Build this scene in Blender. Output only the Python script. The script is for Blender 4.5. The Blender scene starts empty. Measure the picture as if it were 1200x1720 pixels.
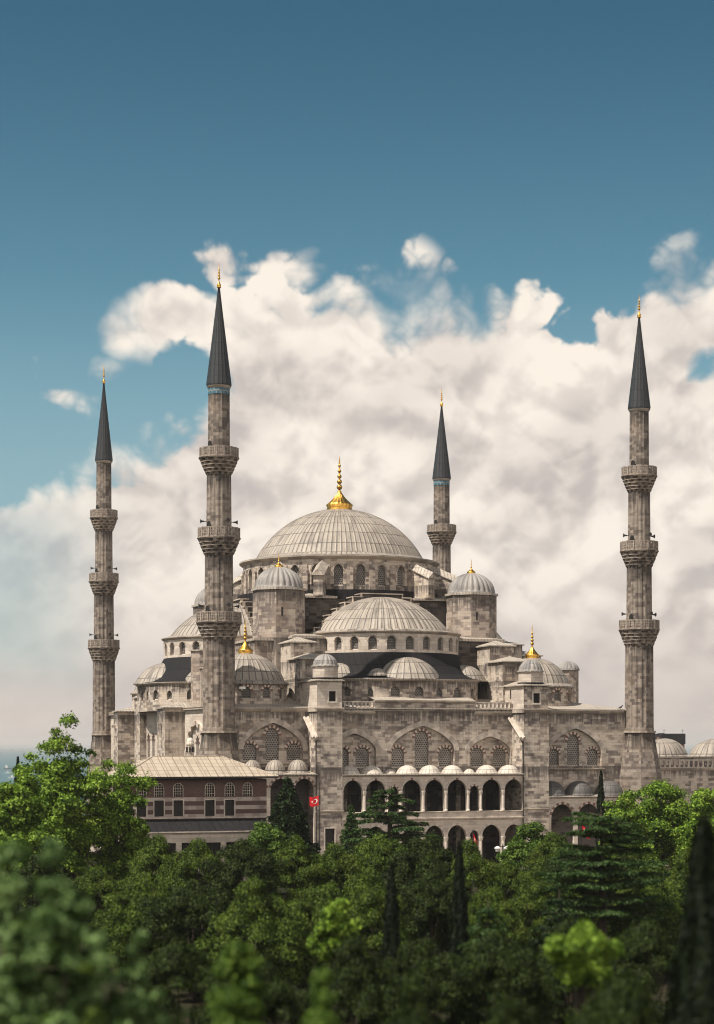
import bpy, math, random
import numpy as np
from math import sin, cos, pi, radians, atan, sqrt

# ------------------------------------------------------------------ camera, sky, sun, exposure
SC = bpy.context.scene
COL = SC.collection
F_PX, HOR, EYE = 3200.0, 1250.0, 15.0        # focal length in pixels of a 1200 wide frame, eye level, eye height
cam_d = bpy.data.cameras.new("camera")
cam = bpy.data.objects.new("camera", cam_d)
COL.objects.link(cam)
cam.location = (0, 0, EYE)
cam.rotation_euler = (radians(90), 0, 0)
cam_d.sensor_fit = 'HORIZONTAL'
cam_d.sensor_width = 36
cam_d.lens = 36 * F_PX / 1200
cam_d.shift_y = (HOR - 860) / 1200
cam_d.clip_start = 1
cam_d.clip_end = 200000
cam_d.dof.use_dof = True
cam_d.dof.focus_distance = 236
cam_d.dof.aperture_fstop = (cam_d.lens / 1000) / 0.23
SC.camera = cam
SC.cycles.pixel_filter_type = 'BLACKMAN_HARRIS'
SC.cycles.filter_width = 1.1
SC.cycles.max_bounces = 5
SC.cycles.diffuse_bounces = 3
SC.cycles.glossy_bounces = 2
SC.cycles.transmission_bounces = 2
SC.cycles.use_adaptive_sampling = True
SC.cycles.adaptive_threshold = 0.015
SC.cycles.caustics_reflective = False
SC.cycles.caustics_refractive = False

SUN_EL, SUN_AZ = radians(57), radians(239)    # azimuth clockwise from +Y (the view direction): behind the camera, to the left
SKY_STRENGTH = 0.1
SUN_STRENGTH = 5.0
EXPOSURE = 0.56
SC.view_settings.view_transform = 'Standard'
SC.view_settings.look = 'None'
SC.view_settings.exposure = EXPOSURE
SC.view_settings.gamma = 1
SC.view_settings.use_curve_mapping = False

sun_d = bpy.data.lights.new("sun", 'SUN')
sun_d.energy = SUN_STRENGTH
sun_d.angle = radians(0.53)
sun_d.color = (1.0, 0.92, 0.80)
sun = bpy.data.objects.new("sun", sun_d)
COL.objects.link(sun)
sun.location = (-200, -200, 300)
sun.rotation_euler = (pi / 2 - SUN_EL, 0, -SUN_AZ + pi)


class NT:
    """small helper to write node trees as expressions"""
    def __init__(self, tree):
        self.t = tree
        self.t.nodes.clear()

    def n(self, kind, **kw):
        nd = self.t.nodes.new(kind)
        for k, v in kw.items():
            setattr(nd, k, v)
        return nd

    def put(self, sock, v):
        if isinstance(v, bpy.types.NodeSocket):
            self.t.links.new(v, sock)
        elif v is not None:
            sock.default_value = v

    def m(self, op, a, b=None, c=None, clamp=False):
        nd = self.n('ShaderNodeMath', operation=op, use_clamp=clamp)
        self.put(nd.inputs[0], a)
        self.put(nd.inputs[1], b)
        self.put(nd.inputs[2], c)
        return nd.outputs[0]

    def add(self, a, b): return self.m('ADD', a, b)
    def sub(self, a, b): return self.m('SUBTRACT', a, b)
    def mul(self, a, b): return self.m('MULTIPLY', a, b)

    def ss(self, x, lo, hi, to0=0.0, to1=1.0):
        nd = self.n('ShaderNodeMapRange', interpolation_type='SMOOTHSTEP')
        for i, v in enumerate((x, lo, hi, to0, to1)):
            self.put(nd.inputs[i], v)
        return nd.outputs[0]

    def mix(self, f, a, b, mode='MIX'):
        nd = self.n('ShaderNodeMix', data_type='RGBA', blend_type=mode)
        self.put(nd.inputs[0], f)
        for i, v in ((6, a), (7, b)):
            self.put(nd.inputs[i], (*v, 1) if isinstance(v, tuple) and len(v) == 3 else v)
        return nd.outputs[2]

    def xyz(self, x, y, z):
        nd = self.n('ShaderNodeCombineXYZ')
        for i, v in enumerate((x, y, z)):
            self.put(nd.inputs[i], v)
        return nd.outputs[0]

    def noise(self, vec, scale, detail=4, rough=0.55, dist=0.0):
        nd = self.n('ShaderNodeTexNoise')
        self.put(nd.inputs['Vector'], vec)
        nd.inputs['Scale'].default_value = scale
        nd.inputs['Detail'].default_value = detail
        nd.inputs['Roughness'].default_value = rough
        nd.inputs['Distortion'].default_value = dist
        return nd.outputs['Fac']


def sky_uv(px, py):
    """photograph pixel -> the two sky angles used by the cloud field (3.2 per radian)"""
    az = atan((px - 600) / F_PX)
    el = atan((HOR - py) / F_PX * cos(az))
    return 3.2 * az, 3.2 * el


def build_world():
    w = bpy.data.worlds.new("World")
    SC.world = w
    w.use_nodes = True
    t = NT(w.node_tree)
    out = t.n('ShaderNodeOutputWorld')
    bg = t.n('ShaderNodeBackground')
    bg.inputs[1].default_value = SKY_STRENGTH
    sky = t.n('ShaderNodeTexSky', sky_type='NISHITA')
    sky.sun_disc = False
    sky.sun_elevation = SUN_EL
    sky.sun_rotation = SUN_AZ
    sky.altitude = 50
    sky.air_density = 1.0
    sky.dust_density = 0.6
    sky.ozone_density = 2.0
    blue = t.mix(1.0, sky.outputs[0], (0.50, 0.66, 0.575), 'MULTIPLY')
    tc = t.n('ShaderNodeTexCoord')
    sep = t.n('ShaderNodeSeparateXYZ')
    t.put(sep.inputs[0], tc.outputs['Generated'])
    x, y, z = sep.outputs
    U = t.mul(t.m('ARCTAN2', x, y), 3.2)
    V = t.mul(t.m('ARCSINE', z), 3.2)
    # the upper sky deepens to a dusky teal
    deep = t.ss(V, 0.45, 1.35)
    blue = t.mix(1.0, blue, t.mix(deep, (0.93, 0.99, 0.98), (0.37, 0.57, 0.62)), 'MULTIPLY')
    # paler and greyer towards the horizon
    blue = t.mix(t.ss(V, 0.80, 0.28, 0.0, 0.62), blue, tuple(c / SKY_STRENGTH for c in (0.235, 0.325, 0.370)))
    p = t.xyz(U, t.mul(V, 1.12), 0.0)

    def shift(vec, d, k=1.0):
        nd = t.n('ShaderNodeVectorMath', operation='MULTIPLY_ADD')
        t.put(nd.inputs[0], vec)
        nd.inputs[1].default_value = (k, k, k)
        nd.inputs[2].default_value = d
        return nd.outputs[0]

    def perlin(vec, scale, off, detail=0):
        return t.sub(t.mul(t.noise(shift(vec, (off, off * 0.7, off * 1.3), scale), 1.0, detail, 0.5), 2.0), 1.0)

    def billow(vec, octaves):
        """sum of |noise|: round puffs with creases between them"""
        acc = None
        for k, (sc_, amp) in enumerate(octaves):
            b_ = t.mul(t.m('ABSOLUTE', perlin(vec, sc_, 3.1 * k + 0.7)), amp)
            acc = b_ if acc is None else t.add(acc, b_)
        return acc
    # a gentle swirl bends the puffs
    wrp = t.n('ShaderNodeTexNoise')
    t.put(wrp.inputs['Vector'], p)
    wrp.inputs['Scale'].default_value = 6
    wrp.inputs['Detail'].default_value = 2
    wv = t.n('ShaderNodeVectorMath', operation='MULTIPLY_ADD')
    t.put(wv.inputs[0], wrp.outputs['Color'])
    wv.inputs[1].default_value = (0.05, 0.05, 0)
    t.put(wv.inputs[2], p)
    pw = wv.outputs[0]
    # profile of the cumulus bank along the horizon
    prof = [(-60, 905), (0, 880), (40, 835), (100, 790), (160, 775), (230, 752), (300, 720), (335, 690), (350, 560), (390, 470), (440, 452),
            (500, 475), (545, 490), (585, 458), (625, 475), (655, 515), (695, 508), (738, 488), (775, 498), (800, 512),
            (840, 490), (880, 478), (915, 505), (945, 560), (975, 575), (1000, 545), (1040, 510), (1090, 470), (1150, 446), (1200, 432), (1290, 420)]
    fc = t.n('ShaderNodeFloatCurve')
    cv = fc.mapping.curves[0]
    pts = []
    for px, py in prof:
        a, b = sky_uv(px, py)
        pts.append(((a + 0.8) / 1.6, b))
    while len(cv.points) < len(pts):
        cv.points.new(0.5, 0.5)
    for q, (a, b) in zip(cv.points, pts):
        q.location = (a, b)
        q.handle_type = 'AUTO'
    fc.mapping.update()
    t.put(fc.inputs['Value'], t.m('MULTIPLY_ADD', U, 1 / 1.6, 0.5, clamp=True))
    # unseen tall cumulus added behind the viewer to fill the shaded front
    top = t.add(fc.outputs[0], t.ss(y, 0.15, -0.45, 0.0, 1.7))
    OCT = [(5.0, 0.40), (10.5, 0.40), (22.0, 0.19), (48.0, 0.08), (105.0, 0.03)]
    bill = billow(pw, OCT)
    n = t.m('MINIMUM', t.mul(t.sub(bill, 0.22), 0.27), 0.055)
    field = t.add(t.sub(top, V), n)

    def blob(px, py, rx, ry, amp):
        a, b = sky_uv(px, py)
        dx = t.mul(t.sub(U, a), 1000.0 / rx)
        dy = t.mul(t.sub(V, b), 1000.0 / ry)
        d = t.add(t.mul(dx, dx), t.mul(dy, dy))
        return t.mul(t.sub(1.0, d), amp)
    for bl in ((290, 545, 105, 75, 0.10), (215, 560, 50, 40, 0.07), (380, 455, 75, 40, 0.03), (680, 470, 40, 40, 0.008),
               (165, 638, 40, 22, 0.012), (95, 660, 60, 26, 0.006), (470, 455, 70, 45, 0.03)):
        field = t.m('MAXIMUM', field, t.add(blob(*bl), t.mul(t.sub(n, 0.02), 0.55)))
    # openings where the blue shows through
    for bl in ((318, 650, 62, 70, 0.15), (1200, 615, 22, 14, 0.02)):
        field = t.m('MINIMUM', field, t.add(t.mul(blob(*bl), -1.0), t.mul(n, 1.5)))
    soft = t.ss(t.noise(shift(p, (9.0, 2.0, 0.0)), 4.0, 3, 0.5), 0.42, 0.62, 0.018, 0.085)
    alpha = t.ss(field, t.mul(soft, -0.5), soft)
    # self shading: is the cloud lower a little nearer to the sun (up and to the left)?
    lit = t.mul(t.sub(bill, billow(shift(pw, (-0.020, 0.038, 0.0)), OCT[:4])), 1.6)
    broad_ = t.sub(t.noise(p, 3.4, 3, 0.5), t.noise(shift(p, (-0.05, 0.10, 0.0)), 3.4, 3, 0.5))
    lit = t.add(t.ss(lit, -0.36, 0.30, 0.0, 0.66), t.ss(broad_, -0.12, 0.12, -0.05, 0.42))
    lit = t.add(lit, t.ss(field, 0.16, 0.0, 0.0, 0.16))
    ccol = t.mix(t.m('MINIMUM', lit, 1.0), (0.565, 0.508, 0.480), (0.97, 0.88, 0.775))
    low = t.ss(V, 0.34, 0.04)
    streak = t.noise(t.xyz(t.mul(U, 0.9), t.mul(V, 2.4), 5.0), 4.0, 5, 0.5)
    hazec = t.mix(t.ss(streak, 0.30, 0.70), (0.56, 0.495, 0.47), (0.67, 0.58, 0.53))
    ccol = t.mix(t.mul(low, 0.85), ccol, hazec)
    # hazy lower left
    alpha = t.mul(alpha, t.sub(1.0, t.mul(t.mul(t.ss(U, -0.34, -0.60), t.ss(V, 0.50, 0.30)), 0.55)))
    alpha = t.m('MAXIMUM', alpha, t.ss(V, 0.30, 0.02))
    gain = t.n('ShaderNodeVectorMath', operation='SCALE')
    t.put(gain.inputs[0], ccol)
    t.put(gain.inputs['Scale'], t.ss(y, 0.1, -0.3, 0.69 / SKY_STRENGTH, 1.3 / SKY_STRENGTH))  # the added rear cloud is boosted as fill light
    t.put(bg.inputs[0], t.mix(alpha, blue, gain.outputs[0]))
    t.put(out.inputs[0], bg.outputs[0])


build_world()

# ------------------------------------------------------------------ places: the mosque's own axes and the photograph's pixels
OX, OY, TH = -16.24, 224.0, radians(19.2)
CT, ST = cos(TH), sin(TH)


def world_of(u, v, z=0.0):
    """mosque axes (u along the front, v into the depth) -> world"""
    return (OX + u * CT - v * ST, OY + u * ST + v * CT, z)


def ray(px, Y):
    return (px - 600) / F_PX * Y


def height_of(py, Y):
    return EYE + (HOR - py) / F_PX * Y


def on_plane(px, v):
    """u where the plane v = const of the mosque is seen at column px"""
    k = (px - 600) / F_PX
    return (k * (OY + v * CT) - OX + v * ST) / (CT - k * ST)


# ------------------------------------------------------------------ materials
def new_mat(name):
    m = bpy.data.materials.new(name)
    m.use_nodes = True
    t = NT(m.node_tree)
    out = t.n('ShaderNodeOutputMaterial')
    b = t.n('ShaderNodeBsdfPrincipled')
    t.put(out.inputs[0], b.outputs[0])
    return m, t, b, out


def uv_of(t):
    uv = t.n('ShaderNodeUVMap')
    sep = t.n('ShaderNodeSeparateXYZ')
    t.put(sep.inputs[0], uv.outputs[0])
    return uv.outputs[0], sep.outputs[0], sep.outputs[1]


def bump(t, b, h, strength, dist=0.05):
    bp = t.n('ShaderNodeBump')
    bp.inputs['Strength'].default_value = strength
    bp.inputs['Distance'].default_value = dist
    t.put(bp.inputs['Height'], h)
    t.put(b.inputs['Normal'], bp.outputs[0])


def mat_stone(name, pale, dark, bw=1.05, rh=0.40, stain=0.5, patch=0.55, mortar=None, soot=(0.05, 0.042, 0.040), ledges=(), drip=2.4):
    m, t, b, o = new_mat(name)
    uv, u, v = uv_of(t)
    br = t.n('ShaderNodeTexBrick')
    t.put(br.inputs['Vector'], uv)
    br.inputs['Color1'].default_value = (0, 0, 0, 1)
    br.inputs['Color2'].default_value = (1, 1, 1, 1)
    br.inputs['Mortar'].default_value = (0.5, 0.5, 0.5, 1)
    br.inputs['Scale'].default_value = 1
    br.inputs['Mortar Size'].default_value = 0.013
    br.inputs['Mortar Smooth'].default_value = 0.3
    br.inputs['Brick Width'].default_value = bw
    br.inputs['Row Height'].default_value = rh
    br.offset = 0.43
    geo = t.n('ShaderNodeTexCoord')
    ob = geo.outputs['Object']
    rnd = t.n('ShaderNodeRGBToBW')
    t.put(rnd.inputs[0], br.outputs['Color'])
    # groups of blocks that weathered alike + single blocks
    big = t.noise(ob, 0.16, 4, 0.6)
    mid = t.noise(ob, 0.75, 4, 0.6)
    g = t.add(t.mul(rnd.outputs[0], 0.30), t.add(t.mul(big, 0.9), t.mul(mid, 0.6)))
    f = t.ss(g, 0.78, 1.06)
    col = t.mix(f, pale, dark)
    warm = t.ss(t.noise(ob, 0.33, 3, 0.5), 0.5, 0.7)
    col = t.mix(t.mul(warm, 0.35), col, (pale[0] * 1.05, pale[1] * 0.95, pale[2] * 0.82))
    pick = t.ss(t.noise(t.xyz(t.m('FLOOR', t.mul(u, 1 / bw)), t.m('FLOOR', t.mul(v, 1 / rh)), 3.0), 7.3, 0, 0.5), 0.58, 0.66)
    col = t.mix(t.mul(pick, 0.55), col, (pale[0] * 1.18, pale[1] * 1.17, pale[2] * 1.14))
    # rain streaks and soot
    st = t.noise(t.xyz(t.mul(u, 1.5), t.mul(v, 0.10), 1.0), 1.0, 5, 0.65)
    st2 = t.noise(ob, 0.13, 3, 0.5)
    st3 = t.noise(t.xyz(t.mul(u, 5.0), t.mul(v, 0.22), 7.0), 1.0, 4, 0.6)
    sf = t.m('MAXIMUM', t.mul(t.ss(st, 0.50, 0.72), t.ss(st2, 0.38, 0.66)), t.mul(t.ss(st3, 0.56, 0.74), t.ss(t.noise(ob, 0.21, 3, 0.5), 0.42, 0.62, 0.0, 0.8)))
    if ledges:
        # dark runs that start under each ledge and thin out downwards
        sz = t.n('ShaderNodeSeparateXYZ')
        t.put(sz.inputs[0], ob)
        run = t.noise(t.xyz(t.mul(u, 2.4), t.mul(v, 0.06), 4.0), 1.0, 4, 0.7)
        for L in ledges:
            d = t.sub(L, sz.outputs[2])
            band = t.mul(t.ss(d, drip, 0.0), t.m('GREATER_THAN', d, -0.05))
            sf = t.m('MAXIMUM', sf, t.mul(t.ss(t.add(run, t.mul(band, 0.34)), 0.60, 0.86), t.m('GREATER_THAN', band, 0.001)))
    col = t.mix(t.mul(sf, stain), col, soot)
    fine = t.noise(ob, 9.0, 4, 0.65)
    col = t.mix(t.ss(fine, 0.35, 0.75, 0.0, 0.30), col, (dark[0] * 0.7, dark[1] * 0.7, dark[2] * 0.7))
    col = t.mix(t.mul(br.outputs['Fac'], 0.5), col, mortar or (0.16, 0.135, 0.12))
    t.put(b.inputs['Base Color'], col)
    b.inputs['Roughness'].default_value = 0.88
    b.inputs['Specular IOR Level'].default_value = 0.25
    h = t.add(t.mul(br.outputs['Fac'], -0.6), t.add(t.mul(fine, 0.5), t.mul(rnd.outputs[0], 0.35)))
    bump(t, b, h, 0.55, 0.05)
    return m


def mat_lead(name, base, dark, w=0.75, row=2.0, streak=0.55, rough=0.55, seam=0.6, mort=0.045, spec=0.3):
    m, t, b, o = new_mat(name)
    uv, u, v = uv_of(t)
    br = t.n('ShaderNodeTexBrick')
    t.put(br.inputs['Vector'], uv)
    br.inputs['Color1'].default_value = (0, 0, 0, 1)
    br.inputs['Color2'].default_value = (1, 1, 1, 1)
    br.inputs['Mortar'].default_value = (0.5, 0.5, 0.5, 1)
    br.inputs['Scale'].default_value = 1
    br.inputs['Mortar Size'].default_value = mort
    br.inputs['Mortar Smooth'].default_value = 0.2
    br.inputs['Brick Width'].default_value = w
    br.inputs['Row Height'].default_value = row
    br.offset = 0.0
    ob = t.n('ShaderNodeTexCoord').outputs['Object']
    rnd = t.n('ShaderNodeRGBToBW')
    t.put(rnd.inputs[0], br.outputs['Color'])
    st = t.noise(t.xyz(t.mul(u, 2.6), t.mul(v, 0.22), 0.0), 1.0, 5, 0.65)
    g = t.add(t.mul(rnd.outputs[0], 0.18), t.add(t.mul(st, 0.75), t.mul(t.noise(ob, 0.5, 4, 0.6), 0.5)))
    col = t.mix(t.mul(t.ss(g, 0.62, 1.0), streak), base, dark)
    fine = t.noise(ob, 6.0, 4, 0.6)
    col = t.mix(t.ss(fine, 0.4, 0.75, 0, 0.22), col, dark)
    col = t.mix(t.mul(br.outputs['Fac'], seam), col, (dark[0] * 0.45, dark[1] * 0.45, dark[2] * 0.45))
    t.put(b.inputs['Base Color'], col)
    b.inputs['Roughness'].default_value = rough
    b.inputs['Specular IOR Level'].default_value = spec
    bump(t, b, t.add(t.mul(br.outputs['Fac'], -1.0), t.mul(fine, 0.4)), 0.4, 0.05)
    return m


def mat_plain(name, col, rough=0.7, metal=0.0, noise=0.25, scale=2.0, spec=0.3):
    m, t, b, o = new_mat(name)
    ob = t.n('ShaderNodeTexCoord').outputs['Object']
    f = t.noise(ob, scale, 5, 0.6)
    d = tuple(c * (1 - noise) for c in col)
    l = tuple(min(1, c * (1 + noise)) for c in col)
    t.put(b.inputs['Base Color'], t.mix(t.ss(f, 0.3, 0.7), d, l))
    b.inputs['Roughness'].default_value = rough
    b.inputs['Metallic'].default_value = metal
    b.inputs['Specular IOR Level'].default_value = spec
    return m


def mat_lattice(name, cw=0.30, ch=0.26, bar=(0.28, 0.245, 0.215), hole=(0.012, 0.012, 0.014), mort=0.072):
    m, t, b, o = new_mat(name)
    uv, u, v = uv_of(t)
    br = t.n('ShaderNodeTexBrick')
    t.put(br.inputs['Vector'], uv)
    br.inputs['Scale'].default_value = 1
    br.inputs['Mortar Size'].default_value = mort
    br.inputs['Mortar Smooth'].default_value = 0.25
    br.inputs['Brick Width'].default_value = cw
    br.inputs['Row Height'].default_value = ch
    br.offset = 0.5
    ob = t.n('ShaderNodeTexCoord').outputs['Object']
    n = t.noise(ob, 0.9, 3, 0.5)
    barc = t.mix(t.ss(n, 0.35, 0.7), bar, tuple(c * 0.6 for c in bar))
    t.put(b.inputs['Base Color'], t.mix(br.outputs['Fac'], hole, barc))
    b.inputs['Roughness'].default_value = 0.6
    bump(t, b, br.outputs['Fac'], 0.6, 0.06)
    return m


def mat_striped_brick(name):
    m, t, b, o = new_mat(name)
    uv, u, v = uv_of(t)
    ob = t.n('ShaderNodeTexCoord').outputs['Object']
    per = 0.92
    ph = t.m('FRACT', t.mul(t.add(v, 0.02), 1 / per))
    band = t.mul(t.ss(ph, 0.50, 0.53), t.ss(ph, 1.0, 0.97))
    # the pale stone courses stop at the heads of the lower windows
    band = t.mul(band, t.ss(t.add(v, t.mul(t.sub(t.noise(ob, 0.6, 2), 0.5), 1.5)), 9.6, 9.2))
    br = t.n('ShaderNodeTexBrick')
    t.put(br.inputs['Vector'], uv)
    br.inputs['Color1'].default_value = (0.060, 0.028, 0.024, 1)
    br.inputs['Color2'].default_value = (0.100, 0.049, 0.041, 1)
    br.inputs['Mortar'].default_value = (0.11, 0.075, 0.065, 1)
    br.inputs['Scale'].default_value = 1
    br.inputs['Mortar Size'].default_value = 0.014
    br.inputs['Brick Width'].default_value = 0.34
    br.inputs['Row Height'].default_value = 0.115
    bl = t.noise(t.xyz(t.m('FLOOR', t.mul(u, 1.1)), t.m('FLOOR', t.mul(v, 1 / per)), 0.0), 5.1, 0, 0.5)
    st = t.mix(t.ss(bl, 0.35, 0.65), (0.26, 0.205, 0.185), (0.42, 0.36, 0.32))
    col = t.mix(band, br.outputs['Color'], st)
    col = t.mix(t.ss(t.noise(ob, 0.8, 4), 0.4, 0.8, 0, 0.5), col, (0.07, 0.05, 0.045))
    t.put(b.inputs['Base Color'], col)
    b.inputs['Roughness'].default_value = 0.9
    bump(t, b, br.outputs['Fac'], -0.3, 0.02)
    return m


def mat_leaf(name, c1, c2, c3=None, trans=0.25, patch=0.45):
    """every leaf gets its own tint; whole sprays drift towards a second one"""
    m, t, b, o = new_mat(name)
    g = t.n('ShaderNodeNewGeometry')
    ob = t.n('ShaderNodeTexCoord').outputs['Object']
    r = g.outputs['Random Per Island']
    f = t.add(t.mul(r, 0.6), t.mul(t.noise(ob, patch, 3, 0.55), 0.9))
    col = t.mix(t.ss(f, 0.52, 1.02), c1, c2)
    if c3:
        f3 = t.mul(t.ss(t.noise(ob, patch * 0.8, 2, 0.5), 0.56, 0.72), t.ss(r, 0.2, 0.6))
        col = t.mix(t.mul(f3, 0.7), col, c3)
    t.put(b.inputs['Base Color'], col)
    b.inputs['Roughness'].default_value = 0.55
    b.inputs['Specular IOR Level'].default_value = 0.10
    tr = t.n('ShaderNodeBsdfTranslucent')
    t.put(tr.inputs[0], t.mix(1.0, col, (1.0, 1.15, 0.5), 'MULTIPLY'))
    ms = t.n('ShaderNodeMixShader')
    ms.inputs[0].default_value = trans
    t.put(ms.inputs[1], b.outputs[0])
    t.put(ms.inputs[2], tr.outputs[0])
    t.put(o.inputs[0], ms.outputs[0])
    return m


def mat_water(name):
    m, t, b, o = new_mat(name)
    ob = t.n('ShaderNodeTexCoord').outputs['Object']
    f = t.noise(ob, 0.004, 5, 0.6)
    t.put(b.inputs['Base Color'], t.mix(t.ss(f, 0.3, 0.7), (0.028, 0.085, 0.105), (0.050, 0.125, 0.145)))
    b.inputs['Roughness'].default_value = 0.42
    b.inputs['Specular IOR Level'].default_value = 0.35
    bump(t, b, t.noise(ob, 0.09, 6, 0.65), 0.8, 3.0)
    return m


def mat_ground(name):
    m, t, b, o = new_mat(name)
    ob = t.n('ShaderNodeTexCoord').outputs['Object']
    f = t.noise(ob, 0.12, 6, 0.6)
    col = t.mix(t.ss(f, 0.4, 0.6), (0.012, 0.018, 0.007), (0.030, 0.026, 0.016))
    t.put(b.inputs['Base Color'], col)
    b.inputs['Roughness'].default_value = 1.0
    b.inputs['Specular IOR Level'].default_value = 0.03
    bump(t, b, t.noise(ob, 2.0, 5), 0.6, 0.1)
    return m


M = {}
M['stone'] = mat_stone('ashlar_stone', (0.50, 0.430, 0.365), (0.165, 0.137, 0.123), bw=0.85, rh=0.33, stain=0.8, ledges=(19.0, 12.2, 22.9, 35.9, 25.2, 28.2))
M['stone_clean'] = mat_stone('pale_dressed_stone', (0.52, 0.455, 0.395), (0.40, 0.34, 0.295), stain=0.25)
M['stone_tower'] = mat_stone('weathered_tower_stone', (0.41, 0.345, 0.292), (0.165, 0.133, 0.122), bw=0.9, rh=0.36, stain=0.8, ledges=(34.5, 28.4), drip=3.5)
M['stone_soot_shade'] = mat_stone('sooty_and_shaded_stone', (0.110, 0.093, 0.084), (0.034, 0.029, 0.028), stain=0.9)  # soot on the upper tiers; painted-in shade inside the galleries
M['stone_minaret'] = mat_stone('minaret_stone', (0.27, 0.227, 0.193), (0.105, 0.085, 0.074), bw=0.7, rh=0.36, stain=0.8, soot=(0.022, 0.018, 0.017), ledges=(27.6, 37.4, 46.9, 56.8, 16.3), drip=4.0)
M['stone_corbel'] = mat_stone('corbel_stone', (0.30, 0.248, 0.208), (0.10, 0.080, 0.072), bw=0.5, rh=0.5, stain=1.0, soot=(0.018, 0.015, 0.014))
M['cornice'] = mat_stone('cornice_stone', (0.44, 0.375, 0.31), (0.25, 0.21, 0.185), bw=1.6, rh=0.6, stain=0.5)
M['lead'] = mat_lead('weathered_lead', (0.315, 0.275, 0.235), (0.085, 0.072, 0.067), streak=0.85, seam=0.8, mort=0.06)
M['lead_small'] = mat_lead('weathered_lead_sheet', (0.41, 0.357, 0.303), (0.13, 0.112, 0.104), w=0.45, row=1.4)
M['lead_white'] = mat_lead('bright_lead', (0.52, 0.465, 0.405), (0.22, 0.195, 0.175), mort=0.05)
M['lead_grey'] = mat_lead('dull_lead', (0.105, 0.098, 0.094), (0.045, 0.043, 0.043))
M['lead_flute'] = mat_lead('blue_grey_lead', (0.27, 0.248, 0.232), (0.075, 0.073, 0.078), w=9.0, row=5, streak=0.8)
M['lead_dark'] = mat_lead('dark_lead', (0.017, 0.016, 0.018), (0.009, 0.009, 0.010), w=0.8, row=3, rough=0.8, spec=0.12)
M['lead_cone'] = mat_lead('slate_grey_lead', (0.026, 0.029, 0.034), (0.012, 0.014, 0.017), w=0.6, row=1.35, rough=0.5, seam=0.8)
M['lead_tan'] = mat_lead('sun_bleached_lead', (0.40, 0.338, 0.268), (0.205, 0.168, 0.132), w=1.35, row=0.95, streak=0.6, seam=0.65)
M['gold'] = mat_plain('gilded_copper', (0.52, 0.29, 0.06), 0.40, 1.0, 0.35, 5.0)
M['lattice'] = mat_lattice('pierced_window_screen')
M['lattice_drum'] = mat_lattice('drum_window_screen', 0.30, 0.26, (0.23, 0.20, 0.18), (0.010, 0.010, 0.012), 0.06)
M['lattice_small'] = mat_lattice('leaded_window_screen', 0.22, 0.20, (0.18, 0.16, 0.145), (0.014, 0.014, 0.016), 0.05)
M['red_stone'] = mat_plain('red_breccia', (0.170, 0.085, 0.070), 0.8, 0, 0.3, 4)
M['white_stone'] = mat_plain('white_limestone', (0.50, 0.44, 0.38), 0.8, 0, 0.15, 3)
M['arch_stone'] = mat_plain('arch_limestone', (0.42, 0.362, 0.312), 0.85, 0, 0.25, 1.2)
M['arch_dark'] = mat_plain('arch_grey_limestone', (0.335, 0.290, 0.255), 0.85, 0, 0.25, 1.2)
M['dark'] = mat_plain('dark_interior', (0.014, 0.012, 0.012), 0.9, 0, 0.2, 1)
M['dark_wood'] = mat_plain('dark_shutter_wood', (0.020, 0.017, 0.016), 0.7, 0, 0.3, 6)
M['tile'] = mat_lattice('turquoise_tile', 0.55, 0.62, (0.22, 0.24, 0.23), (0.02, 0.10, 0.155), 0.07)
M['brick'] = mat_striped_brick('striped_brick')
M['iron'] = mat_plain('dark_iron', (0.03, 0.03, 0.03), 0.6, 0.3, 0.2, 4)
M['speaker'] = mat_plain('grey_speaker_paint', (0.045, 0.040, 0.038), 0.5, 0, 0.2, 4)
M['white'] = mat_plain('white_enamel', (0.75, 0.73, 0.68), 0.4, 0, 0.08, 3)
M['parapet'] = mat_plain('carved_parapet_stone', (0.245, 0.203, 0.172), 0.85, 0, 0.35, 3)
M['red_cloth'] = mat_plain('red_flag_cloth', (0.50, 0.010, 0.015), 0.75, 0, 0.12, 3)
M['bark'] = mat_plain('bark', (0.045, 0.034, 0.025), 0.95, 0, 0.4, 5)
M['ground'] = mat_ground('garden_soil')
M['water'] = mat_water('sea_water')
M['paving'] = mat_stone('paving_stone', (0.30, 0.26, 0.225), (0.20, 0.17, 0.15), bw=0.8, rh=0.8, stain=0.2)
M['hull_blue'] = mat_plain('blue_hull_paint', (0.03, 0.055, 0.09), 0.5, 0, 0.2, 0.5)
M['hull_red'] = mat_plain('rust_red_hull_paint', (0.16, 0.06, 0.05), 0.5, 0, 0.2, 0.5)
M['seam_brown'] = mat_plain('dark_roof_seam', (0.20, 0.155, 0.11), 0.8, 0, 0.35, 3)
M['roof_dark'] = mat_plain('dark_roof_sheet', (0.016, 0.015, 0.017), 0.8, 0, 0.3, 1)
M['chimney_brick'] = mat_plain('chimney_brick', (0.22, 0.13, 0.10), 0.9, 0, 0.3, 3)

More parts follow.
